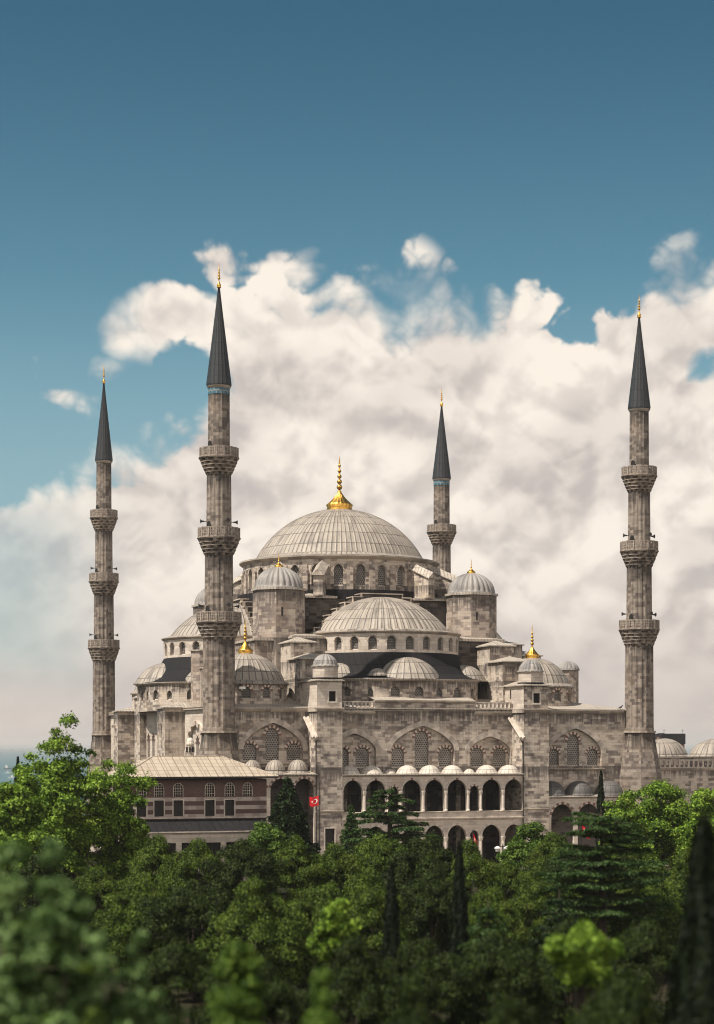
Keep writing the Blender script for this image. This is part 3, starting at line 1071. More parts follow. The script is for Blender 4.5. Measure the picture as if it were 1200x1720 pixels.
# --- two stepped front buttresses
def stepped_buttress(u0, u1, right):
    t = mosque
    S = s_front(-3.2)
    mb = MB()
    wo = op((u0 + u1) / 2, 0.62, 2.6, 5.0, 0)
    wall(mb, S, u0, u1, 0.05, W_TOP - 0.1, [] if right else [wo], 0.35)
    for u in (u0, u1):
        mb.face([(u, -3.2, 0.05), (u, 0.8, 0.05), (u, 0.8, W_TOP - 0.1), (u, -3.2, W_TOP - 0.1)])
    mb.face([(u0, -3.2, W_TOP - 0.1), (u1, -3.2, W_TOP - 0.1), (u1, 0.8, W_TOP - 0.1), (u0, 0.8, W_TOP - 0.1)])
    body = mb.build('buttress', 'stone', t)
    for (z, o_, h) in ((W_TOP, 0.28, 0.45), (7.1, 0.12, 0.22), (1.7, 0.12, 0.2)):
        mb = MB()
        eave(mb, S, u0 - 0.15, u1 + 0.15, z, o_, h)
        mb.face([(u0 - 0.15, -3.2 - o_, z), (u0 - 0.15, 0.3, z), (u0 - 0.15, 0.3, z - h), (u0 - 0.15, -3.2 - o_, z - h)])
        mb.build('cornice', 'cornice', body)
    if not right:
        mb = MB()
        pane(mb, S, wo, 0.3, 0)
        for a in (-0.72, 0.60):
            mb.box(wo['c'] + a, wo['c'] + a + 0.14, -3.25, -3.15, 2.5, 5.15, 1)
        mb.box(wo['c'] - 0.58, wo['c'] + 0.58, -3.25, -3.15, 5.0, 5.15, 1)
        mb.box(wo['c'] - 0.85, wo['c'] + 0.85, -3.32, -3.15, 2.36, 2.5, 1)
        mb.build('window', ['dark_wood', 'white_stone'], body)
    # cell on top of the pier
    zc = 22.15 if right else 22.45
    mb = MB()
    SC_ = s_front(-3.1)
    uc = (u0 + u1) / 2
    wo = op(uc + (0.05 if right else 0.35), 0.42, 20.05, 21.25, 0)
    wall(mb, SC_, u0 + 0.02, u1 - 0.02, W_TOP + 0.03, zc, [wo], 0.3)
    so = op(0.9, 0.22, 20.6, 21.5, 0.3)
    wall(mb, s_left(u0 + 0.02), -3.1, 7.0, W_TOP + 0.03, zc, [so], 0.3, mat=1)
    pane(mb, s_left(u0 + 0.02), so, 0.28, 2)
    mb.face([(u1 - 0.02, -3.1, W_TOP), (u1 - 0.02, 7.0, W_TOP), (u1 - 0.02, 7.0, zc), (u1 - 0.02, -3.1, zc)], 0)
    cell = mb.build('cell', ['stone_clean' if not right else 'stone', 'stone_clean', 'dark'], t)
    mb = MB()
    pane(mb, SC_, wo, 0.25, 0)
    for a in (-0.62, 0.42):
        mb.box(wo['c'] + a, wo['c'] + a + 0.2, -3.16, -3.05, 19.85, 21.45, 1)
    mb.box(wo['c'] - 0.42, wo['c'] + 0.42, -3.16, -3.05, 21.25, 21.45, 1)
    mb.box(wo['c'] - 0.42, wo['c'] + 0.42, -3.16, -3.05, 19.85, 20.05, 1)
    mb.build('window', ['dark', 'white_stone'], cell)
    mb = MB()
    mb.pyramid([(u0 - 0.05, -3.2), (u1 + 0.05, -3.2), (u1 + 0.05, 6.9), (u0 - 0.05, 6.9)], zc + 0.14, zc + 0.75, 0, apex=(uc, 2.0), over=0.22)
    mb.build('cell_roof', 'lead_small', cell)
    # little domed turret on the cell
    tv = -1.5
    R = 1.5
    mb = MB()
    mb.prism(ngon(uc, tv, R, 8, pi / 8), zc + 0.15, zc + 1.75, 0)
    mb.prism(ngon(uc, tv, R + 0.17, 8, pi / 8), zc + 1.75, zc + 1.9, 1)
    mb.prism(ngon(uc, tv, R + 0.12, 8, pi / 8), zc + 0.15, zc + 0.45, 2)
    tr = mb.build('turret', ['stone_clean', 'lead_small', 'lead_dark'], t)
    mb = MB()
    dome(mb, uc, tv, R - 0.05, 1.35, zc + 1.92, flare=0.12, lobes=16)
    mb.build('turret_dome', 'lead_flute', tr)
    # two stone steps climbing towards the tower, each under a small lead roof
    for (v0, v1, zt, du) in ((2.6, 7.4, 25.3, 0.25), (7.4, 11.6, 27.5, 0.0)):
        mb = MB()
        b = [(u0 - du, v0), (u1 + du, v0), (u1 + du, v1), (u0 - du, v1)]
        mb.prism(b, W_TOP, zt, 0)
        mb.pyramid(b, zt + 0.14, zt + 0.85, 1, over=0.25)
        mb.build('buttress_step', ['stone', 'lead_small'], t)
    # sloping stone gutter beside the pier
    mb = MB()
    a, b_ = np.array((u0 - 0.32, 0.2, 18.25)), np.array((u0 - 0.32, -3.55, 15.75))
    for off in (-0.22, 0.22):
        mb.tube([a + (off, 0, 0), b_ + (off, 0, 0)], 0.17, 6)
    mb.tube([a + (0, 0, -0.2), b_ + (0, 0, -0.2)], 0.24, 4)
    mb.build('stone_gutter', 'arch_stone', body)
    if True:
        mb = MB()
        a, b_ = np.array((u1 + 0.3, 0.2, 15.9)), np.array((u1 + 0.3, -0.9, 14.4))
        mb.tube([a, b_], 0.26, 6)
        mb.build('stone_gutter', 'iron', body)
    # rain pipe
    mb = MB()
    pu = u0 - 0.12
    mb.tube([(pu, -3.1, 15.6), (pu, -3.25, 11.0), (pu, -3.25, 0.1)], 0.07, 6)
    mb.build('rain_pipe', 'iron', body)
    return t


stepped_buttress(11.1, 14.25, False)
stepped_buttress(37.75, 41.1, True)

# --- galleries in front of the wall
GV = -3.05
SG = s_front(GV)
def gallery():
    t = mosque
    spans = [(14.43, 16.83), (17.28, 19.77), (20.37, 21.44), (21.9, 24.34), (24.8, 27.27), (27.73, 30.22), (30.61, 31.87), (32.26, 34.78), (35.25, 37.68)]
    up, low = [], []
    for a, b in spans:
        c, w = (a + b) / 2, (b - a) / 2
        small = w < 0.8
        up.append(op(c, w, 6.85, 9.35 if not small else 9.2, (10.68 - 9.35) * 1.02 if not small else 0.75))
        low.append(op(c, w, 0.05, 3.75, 1.45 if not small else 0.8))
    mb = MB()
    wall(mb, SG, 14.25, 37.75, 6.72, 11.12, up, 0.45)
    wall(mb, SG, 14.25, 37.75, 0.05, 6.0, low, 0.5)
    w_ = mb.build('arcade_wall', ['stone_clean'], t)
    for o in up:
        mb = MB()
        voussoirs(mb, SG, o, 0.22, 0.04, 15, (0, 1, 0, 0, 0, 0, 0, 2, 0, 0, 0, 0, 0, 1, 0) if o['w'] > 0.8 else (0, 2, 1))
        mb.build('arch_ring', ['arch_stone', 'white_stone', 'red_stone'], w_)
    for o in low:
        mb = MB()
        voussoirs(mb, SG, o, 0.24, 0.04, 13, (0, 1))
        mb.build('arch_ring', ['arch_stone', 'white_stone'], w_)
    mb = MB()
    eave(mb, SG, 14.26, 37.74, 6.86, 0.12, 0.16)
    eave(mb, SG, 14.26, 37.74, 6.12, 0.3, 0.35, inn=0.35)
    wall(mb, s_front(GV - 0.02), 14.26, 37.74, 6.1, 6.72, [], 0.1)
    mb.build('parapet', 'arch_stone', w_)
    # eave and roof of the upper gallery
    mb = MB()
    eave(mb, SG, 14.26, 37.74, 11.36, 0.35, 0.24)
    mb.face([(14.26, GV - 0.35, 11.375), (37.74, GV - 0.35, 11.375), (37.74, 0.28, 11.50), (14.26, 0.28, 11.50)])
    rf = mb.build('arcade_roof', 'lead_small', t)
    for o in up:
        mb = MB()
        small = o['w'] < 0.8
        dome(mb, o['c'], -1.45, 1.30 if not small else 0.62, 0.88 if not small else 0.42, 11.50, ribs=16 if not small else 10, rib=0.025, flare=0.12, n=8)
        mb.build('arcade_dome', 'lead_white', rf)
    # slender columns between the arches
    for (a, b) in zip(spans, spans[1:]):
        c = (a[1] + b[0]) / 2
        for (z0, z1, r) in ((6.86, 9.3, 0.15), (0.05, 3.7, 0.18)):
            mb = MB()
            mb.lathe([(r * 1.5, z0), (r * 1.5, z0 + 0.18), (r, z0 + 0.25), (r * 0.92, z1 - 0.45), (r * 1.1, z1 - 0.42), (r * 1.7, z1 - 0.05), (r * 1.7, z1 + 0.06)], 10, c, GV - 0.06, smooth=False)
            mb.build('column', 'white_stone', w_)
    # floors, the back wall deep inside, cross piers and doors
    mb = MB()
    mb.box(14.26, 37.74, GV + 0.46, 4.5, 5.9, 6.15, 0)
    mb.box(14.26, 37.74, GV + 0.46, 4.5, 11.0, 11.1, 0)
    mb.build('arcade_floor', ['stone_soot_shade'], t)  # dark stone paints the gallery's shade on floor and ceiling
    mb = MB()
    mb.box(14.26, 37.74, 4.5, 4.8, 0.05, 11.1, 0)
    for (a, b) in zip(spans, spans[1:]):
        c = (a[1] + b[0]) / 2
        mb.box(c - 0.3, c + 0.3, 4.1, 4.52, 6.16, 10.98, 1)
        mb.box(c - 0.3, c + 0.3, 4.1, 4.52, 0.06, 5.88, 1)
    bw = mb.build('arcade_back_wall', ['stone_soot_shade', 'stone'], t)  # back wall darkened in its colour to stand in for deep shade
    for k, o in enumerate(up):
        for z0, z1 in ((6.16, 8.8), (0.06, 2.6)):
            mb = MB()
            mb.box(o['c'] - 0.5, o['c'] + 0.5, 4.4, 4.49, z0, z1, 0)
            mb.build('arcade_door', 'dark_wood', bw)


gallery()


def side_gallery(u0, u1, spans, ze, sp, r, domes, dr, dh, dmat, wmat):
    t = mosque
    ops = [op((a + b) / 2, (b - a) / 2, 0.05, sp, r) for a, b in spans]
    mb = MB()
    wall(mb, SG, u0, u1, 0.05, ze - 0.2, ops, 0.45)
    w_ = mb.build('arcade_wall', [wmat], t)
    for o in ops:
        mb = MB()
        voussoirs(mb, SG, o, 0.28, 0.04, 15, (0, 1))
        mb.build('arch_ring', ['arch_stone', 'red_stone'], w_)
    mb = MB()
    eave(mb, SG, u0, u1, ze, 0.35, 0.24)
    mb.face([(u0, GV - 0.35, ze + 0.015), (u1, GV - 0.35, ze + 0.015), (u1, 0.28, ze + 0.35), (u0, 0.28, ze + 0.35)])
    rf = mb.build('arcade_roof', 'lead_small', t)
    for c in domes:
        mb = MB()
        dome(mb, c, -1.3, dr, dh, ze + 0.16, ribs=16, rib=0.03, flare=0.2, n=9)
        mb.build('arcade_dome', dmat, rf)
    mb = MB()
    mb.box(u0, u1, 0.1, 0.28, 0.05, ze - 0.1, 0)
    mb.build('arcade_back_wall', 'stone_soot_shade', t)  # shade under the side arches put into the wall colour


side_gallery(2.2, 11.08, [(2.6, 4.9), (5.4, 7.9), (8.35, 10.8)], 11.45, 9.6, 1.35, (3.6, 6.5, 9.3), 1.22, 1.55, 'lead', 'stone_clean')
side_gallery(41.12, 52.4, [(41.5, 44.6), (45.1, 48.2), (48.7, 51.8)], 8.5, 5.9, 1.7, (42.3, 46.1, 50.3), 1.75, 1.75, 'lead_grey', 'stone_clean')

# --- exedra tier below the front half dome (and the one on the south-east side)
def half_dome_group(cx, cy, face, front):
    """half dome with its drum, the lead skirt, three exedrae and the wall below; face = direction it looks to"""
    t = mosque
    R = 9.7
    ca, sa = cos(face), sin(face)

    def loc(a, b):                       # a across, b outwards
        return (cx + a * ca + b * sa, cy + a * sa - b * ca)
    # drum with eleven windows in sight
    Sd = s_cyl(cx, cy, R, face)
    n = 13
    half = R * radians(97)
    ops = []
    for i in range(n):
        s = R * radians(-84 + 168 * i / (n - 1))
        if not in_sight(face + s / R):
            continue
        ops.append(op(s, 0.55, 26.75, 27.85, 0.62))
    mb = MB()
    wall(mb, Sd, -half, half, 25.4, 28.95, ops, 0.45)
    drum = mb.build('half_dome_drum', ['stone_clean'], t)
    for o in ops:
        add_window(drum, Sd, o, 0.4, 'lattice_small')
    mb = MB()
    for o in ops:
        voussoirs(mb, Sd, o, 0.16, 0.05, 9, (0,))
    eave(mb, Sd, -half, half, 29.15, 0.35, 0.35, step=0.7)
    mb.build('cornice', 'cornice', drum)
    mb = MB()
    x, y = loc(-0.3, 0.0)
    dome(mb, x, y, R - 0.85, 4.75, 29.2, ribs=64, rib=0.085, flare=0.75, a0=face - radians(95), a1=face + radians(95), n=16)
    mb.build('half_dome', 'lead', t)
    # flattened curved wall of the exedra tier
    A, B, off = 10.0, 7.9, 5.0
    pts = []
    K = 40
    for i in range(K + 1):
        a = pi * i / K
        x, y = cos(a), sin(a)
        e = 0.72
        pts.append(loc(-A * np.sign(x) * abs(x) ** e, off + B * abs(y) ** e))
    Se, L = s_poly(pts)
    k0 = L / 2
    ops = []
    for s, w, h in ((-11.6, 0.42, 22.0), (-9.2, 0.50, 22.0), (-6.2, 0.34, 21.9), (-3.1, 0.58, 22.0), (0.0, 0.58, 22.0), (2.7, 0.42, 21.9), (5.4, 0.58, 22.0), (8.2, 0.42, 21.9), (11.2, 0.5, 22.0)):
        if not in_sight(face + s / 14.0):
            continue
        ops.append(op(k0 + s, w, 20.75, h - 0.5, 0.55))
    mb = MB()
    wall(mb, Se, 0, L, W_TOP, 22.85, ops, 0.4)
    ew = mb.build('exedra_wall', ['stone'], t)
    for o in ops:
        add_window(ew, Se, o, 0.34, 'lattice_small')
    mb = MB()
    eave(mb, Se, 0, L, 23.05, 0.3, 0.3, step=0.5)
    mb.build('cornice', 'lead_small', ew)
    # dark lead skirt between wall head and drum
    mb = MB()
    K = 40
    for i in range(K):
        for j in range(4):
            def sk(ii, jj):
                s = L * ii / K
                p = Se(s, 0, -0.28)
                ang = face + radians(-95 + 190 * ii / K)
                q = (cx + (R + 0.02) * sin(ang), cy - (R + 0.02) * cos(ang))
                f = jj / 4
                zz = 23.1 + (26.45 - 23.1) * (f ** 2.3)
                return (p[0] + (q[0] - p[0]) * f, p[1] + (q[1] - p[1]) * f, zz)
            a, b, c, d = sk(i, j), sk(i + 1, j), sk(i + 1, j + 1), sk(i, j + 1)
            mb.face([a, b, c, d], 0, [(i * 0.8, j), (i * 0.8 + 0.8, j), (i * 0.8 + 0.8, j + 1), (i * 0.8, j + 1)])
    mb.build('lead_skirt', 'lead_dark', t)
    for (a, b, r, h) in ((-0.4, 9.3, 4.4, 2.75), (-8.1, 6.2, 3.0, 2.0), (8.5, 6.2, 3.0, 2.0)):
        x, y = loc(a, b)
        mb = MB()
        dome(mb, x, y, r, h, 23.08, ribs=30, rib=0.05, flare=0.25, n=10)
        mb.build('exedra_dome', 'lead', t)
    # small lead dormer on the skirt
    x, y = loc(-4.7, 10.9)
    mb = MB()
    dome(mb, x, y, 1.15, 0.75, 23.55, ribs=14, rib=0.05, flare=0.15, n=5)
    mb.build('dormer', 'lead', t)
    return t


half_dome_group(26.0, 14.9, 0.0, True)
half_dome_group(10.9, VC, -pi / 2, False)
half_dome_group(40.6, VC, pi / 2, False)

# --- great arches with stepped extrados between the weight towers
def stepped_arch(face, dist):
    t_c = (UC, VC)
    ca, sa = cos(face), sin(face)

    def loc(a, b):
        return (t_c[0] + a * ca + b * sa, t_c[1] + a * sa - b * ca)
    steps = [(2.75, 34.35), (3.9, 33.9), (5.0, 33.15), (6.1, 32.35), (7.1, 31.5), (8.1, 30.65), (9.2, 29.8)]
    mb = MB()
    b0, b1 = dist - 2.6, dist
    prev = 0.0
    for (w, z) in steps:
        for sg in (-1, 1):
            q = [loc(sg * prev, b1), loc(sg * w, b1), loc(sg * w, b0), loc(sg * prev, b0)]
            mb.prism(q, 25.5, z, 0)
            e0 = prev - 0.12 if prev else 0
            q = [loc(sg * e0, b1 + 0.22), loc(sg * (w + 0.12), b1 + 0.22), loc(sg * (w + 0.12), b0), loc(sg * e0, b0)]
            mb.prism(q, z + 0.02, z + 0.16, 1)
            q = [loc(sg * (w - 0.02), b1 + 0.16), loc(sg * (w + 0.12), b1 + 0.16), loc(sg * (w + 0.12), b1 - 0.2), loc(sg * (w - 0.02), b1 - 0.2)]
            mb.prism(q, z - 0.9, z + 0.01, 1)
        prev = w
    mb.build('stepped_arch', ['stone_soot_shade', 'cornice'], mosque)
    # flanking masses under pale slabs
    for sg in (-1, 1):
        mb = MB()
        q = [loc(sg * 4.0, b0 - 0.3), loc(sg * 11.2, b0 - 0.3), loc(sg * 11.2, b0 - 6.0), loc(sg * 4.0, b0 - 6.0)]
        mb.prism(q, 25.5, 33.9, 0)
        q = [loc(sg * 5.3, b0 + 0.15), loc(sg * 10.6, b0 + 0.15), loc(sg * 10.6, b0 - 6.0), loc(sg * 5.3, b0 - 6.0)]
        mb.prism(q, 33.92, 34.06, 1)
        q = [loc(sg * 5.2, b0 + 0.05), loc(sg * 10.7, b0 + 0.05), loc(sg * 10.7, b0 - 6.1), loc(sg * 5.2, b0 - 6.1)]
        mb.pyramid(q, 34.2, 34.75, 1)
        mb.build('corner_block', ['stone_soot_shade', 'lead_small'], mosque)


stepped_arch(0.0, VC - 14.9)
stepped_arch(-pi / 2, UC - 10.9)
stepped_arch(pi / 2, 40.6 - UC)

# dark lead platform carrying the main drum
mb = MB()
sq = [(14.2, 19.5), (37.4, 19.5), (37.4, 44.0), (14.2, 44.0)]
mb.prism(sq, 25.0, 34.0, 0)
ring = ngon(UC - 0.1, VC, 13.6, 32)
mb.prism(ngon(UC - 0.1, VC, 14.1, 32), 33.9, 35.2, 1)
mb.build('drum_platform', ['stone_soot_shade', 'lead_dark'], mosque)

# --- main drum and dome
MC = (UC - 0.1, VC)
Sm = s_cyl(MC[0], MC[1], 13.25)
half = 13.25 * pi
ops = [op(-half + (i + 0.5) * 2 * half / 28, 0.62, 35.75, 37.75, 0.85) for i in range(28) if in_sight((-half + (i + 0.5) * 2 * half / 28) / 13.25)]
mb = MB()
wall(mb, Sm, -half, half, 35.1, 39.4, ops, 0.5, step=0.8)
mdrum = mb.build('main_drum', ['stone'], mosque)
for o in ops:
    add_window(mdrum, Sm, o, 0.42, 'lattice_drum')
mb = MB()
for o in ops:
    voussoirs(mb, Sm, o, 0.2, 0.06, 11, (0,))
for i in range(28):
    s = -half + i * 2 * half / 28
    for (a, b, z0, z1, d) in ((-0.42, 0.42, 35.2, 38.0, 0.28), (-0.34, 0.34, 38.0, 38.6, 0.14)):
        P = [Sm(s + a, z0, 0.05), Sm(s + b, z0, 0.05), Sm(s + b, z0, -d), Sm(s + a, z0, -d), Sm(s + a, z1, 0.05), Sm(s + b, z1, 0.05), Sm(s + b, z1, -d), Sm(s + a, z1, -d)]
        for q in ((3, 2, 6, 7), (0, 3, 7, 4), (1, 2, 6, 5), (4, 5, 6, 7)):
            mb.face([P[k] for k in q], 0)
mb.build('pilasters', ['stone_tower'], mdrum)
mb = MB()
eave(mb, Sm, -half, half, 39.75, 0.55, 0.5, step=0.8)
mb.build('cornice', 'cornice', mdrum)
mb = MB()
mb.lathe([(13.8, 39.74), (13.8, 39.80), (12.3, 40.05), (11.6, 40.4)], 96, *MC)
dome(mb, MC[0], MC[1], 11.45, 6.9, 40.35, ribs=104, rib=0.08, flare=0.2, n=20)
md = mb.build('main_dome', ['lead'], mosque)
mb = MB()
finial_mesh(mb, MC[0], MC[1], 47.1, 7.6, 1.7, balls=5, lobes=20)
mb.build('finial', 'gold', md)

# flying buttresses around the main drum, in pairs towards the towers
for (sx, sy) in ((-1, -1), (1, -1), (-1, 1), (1, 1)):
    for da in (-13, 13):
        a = math.atan2(sx * 13.2, -sy * 15.0) + radians(da)      # angle from the front, as s_cyl
        r0, r1 = 12.9, 16.6
        dx, dy = sin(a), -cos(a)
        tx, ty = cos(a), sin(a)
        w = 0.62

        def P(r, s, z):
            return (MC[0] + dx * r + tx * s, MC[1] + dy * r + ty * s, z)
        mb = MB()
        for s in (-w, w):
            mb.face([P(r0, s, 34.2), P(r1, s, 34.2), P(r1, s, 36.9), P(r0, s, 38.5)], 0)
        mb.face([P(r1, -w, 34.2), P(r1, w, 34.2), P(r1, w, 36.9), P(r1, -w, 36.9)], 0)
        e = w + 0.22
        ridge0, ridge1 = P(r0, 0, 39.35), P(r1 + 0.25, 0, 37.65)
        for s in (-1, 1):
            mb.face([P(r0, s * e, 38.55), P(r1 + 0.25, s * e, 36.85), ridge1, ridge0], 1)
            mb.face([P(r0, s * e, 38.43), P(r1 + 0.25, s * e, 36.73), P(r1 + 0.25, s * e, 36.85), P(r0, s * e, 38.55)], 1)
        mb.face([P(r1 + 0.25, -e, 36.85), P(r1 + 0.25, e, 36.85), ridge1], 0)
        mb.build('flying_buttress', ['stone', 'lead_small'], mosque)

# --- weight towers
def weight_tower(x, y, visible_slit):
    t = mosque
    R = 3.35
    mb = MB()
    mb.prism(ngon(x, y, R, 8, pi / 8), 19.5, 34.55, 0)
    if visible_slit:
        mb.box(x - 0.6, x - 0.4, y - R * 0.93 - 0.02, y - R * 0.9, 31.2, 32.3, 1)
    sh = mb.build('weight_tower', ['stone_tower', 'dark'], t)
    mb = MB()
    mb.prism(ngon(x, y, R + 0.22, 8, pi / 8), 34.55, 34.85, 0)
    mb.build('cornice', 'lead_small', sh)
    mb = MB()
    dome(mb, x, y, 3.05, 2.75, 34.88, flare=0.2, lobes=24)
    d = mb.build('tower_dome', 'lead_flute', t)
    mb = MB()
    finial_mesh(mb, x, y, 37.55, 1.95, 0.55, balls=2, lobes=10)
    mb.build('finial', 'gold', d)


for (x, y) in ((12.25, 16.2), (38.85, 16.2), (12.25, 47.0), (38.85, 47.0)):
    weight_tower(x, y, y < 30)
# bases under the towers
for sg, u0, u1 in ((-1, 12.6, 17.2), (1, 34.2, 41.6)):
    mb = MB()
    mb.prism([(u0, 11.6), (u1, 11.6), (u1, 20), (u0, 20)], W_TOP, 28.3, 0)
    mb.prism([(u0 - 0.1, 11.3), (u1 + 0.1, 11.3), (u1 + 0.1, 20), (u0 - 0.1, 20)], 28.32, 28.5, 1)
    mb.pyramid([(u0, 11.4), (u1, 11.4), (u1, 20), (u0, 20)], 28.66, 29.3, 1)
    mb.build('tower_base', ['stone' if sg < 0 else 'stone_soot_shade', 'lead_small'], mosque)
mb = MB()
mb.prism([(8.3, 13.5), (13.2, 13.5), (13.2, 44), (8.3, 44)], W_TOP, 28.0, 0)
mb.prism([(8.1, 13.3), (13.2, 13.3), (13.2, 44), (8.1, 44)], 28.02, 28.2, 1)
mb.pyramid([(8.2, 13.4), (13.2, 13.4), (13.2, 44), (8.2, 44)], 28.34, 28.9, 1)
mb.build('tower_base', ['stone_tower', 'lead_small'], mosque)
# stepped blocks on the south-east and north-west sides
for u0, u1, v0, v1, zt, face in ((2.2, 8.5, 34.0, 44.0, 25.6, 1), (4.5, 9.0, 31.0, 34.0, 25.4, 0), (2.2, 8.5, 17.0, 19.8, 24.5, 1),
                                 (43.0, 47.6, 15.0, 18.0, 25.6, 0), (42.0, 44.8, 13.0, 22.0, 28.0, 0), (45.0, 47.5, 13.0, 20.0, 26.6, 0)):
    mb = MB()
    niches = [op(v0 + (v1 - v0) * f, 0.38, 20.4, zt - (3.2 if k != 1 else 2.4), 0.8) for k, f in enumerate((0.28, 0.5, 0.72))] if face and v1 - v0 > 5 else []
    wall(mb, s_left(u0), v0, v1, W_TOP, zt, niches, 0.4)
    for o in niches:
        pane(mb, s_left(u0), o, 0.38, 2)
    mb.face([(u0, v0, W_TOP), (u1, v0, W_TOP), (u1, v0, zt), (u0, v0, zt)])
    mb.face([(u1, v0, W_TOP), (u1, v1, W_TOP), (u1, v1, zt), (u1, v0, zt)])
    mb.face([(u0, v1, W_TOP), (u1, v1, W_TOP), (u1, v1, zt), (u0, v1, zt)])
    mb.pyramid([(u0, v0), (u1, v0), (u1, v1), (u0, v1)], zt + 0.14, zt + 0.9, 1, over=0.22)
    mb.build('stepped_block', ['stone_clean' if face else 'stone', 'lead_small', 'lattice_small'], mosque)

# --- corner domes
def corner_dome(x, y, fin):
    t = mosque
    R = 5.05
    S = s_cyl(x, y, R)
    half = R * pi
    ops = [op(-half + (i + 0.5) * 2 * half / 12, 0.55, 20.4, 21.35, 0.5) for i in range(12) if in_sight((-half + (i + 0.5) * 2 * half / 12) / R)]
    mb = MB()
    wall(mb, S, -half, half, W_TOP, 22.25, ops, 0.35, step=0.8)
    d = mb.build('corner_drum', ['stone'], t)
    for o in ops:
        add_window(d, S, o, 0.3, 'lattice_small', (0.3, 9))
    mb = MB()
    mb.lathe([(R, 22.1), (R + 0.3, 22.2), (R + 0.3, 22.36), (R - 0.2, 22.7)], 64, x, y)
    dome(mb, x, y, 4.75, 3.45, 22.6, ribs=36, rib=0.06, flare=0.2, n=14)
    r = mb.build('corner_dome', 'lead', t)
    if fin:
        mb = MB()
        finial_mesh(mb, x, y, 25.95, 4.5, 0.85, balls=4, lobes=12)
        mb.build('finial', 'gold', r)


corner_dome(5.2, 7.0, True)
corner_dome(43.5, 7.0, True)
corner_dome(6.5, 53.0, True)
# stair turret on the right behind the corner dome
mb = MB()
mb.prism(ngon(51.0, 12.0, 1.35, 8, pi / 8), W_TOP, 24.75, 0)
tw = mb.build('stair_turret', 'stone_tower', mosque)
mb = MB()
mb.prism(ngon(51.0, 12.0, 1.5, 8, pi / 8), 24.76, 24.9, 0)
dome(mb, 51.0, 12.0, 1.4, 1.0, 24.9, flare=0.1, lobes=14)
mb.build('turret_dome', 'lead_flute', tw)
# turret capping the pier beside the south-east half dome
mb = MB()
mb.prism(ngon(2.6, 18.4, 1.3, 8, pi / 8), W_TOP, 26.8, 0)
mb.prism(ngon(2.6, 18.4, 1.5, 8, pi / 8), 26.8, 26.95, 1)
mb.build('stair_turret', ['stone_tower', 'lead_small'], mosque)
# floodlight on the roof edge
mb = MB()
mb.box(3.0, 3.75, 1.75, 2.0, 21.55, 21.85)
mb.box(3.3, 3.42, 1.9, 2.6, 21.4, 21.52)
mb.build('floodlight', 'white', mosque)

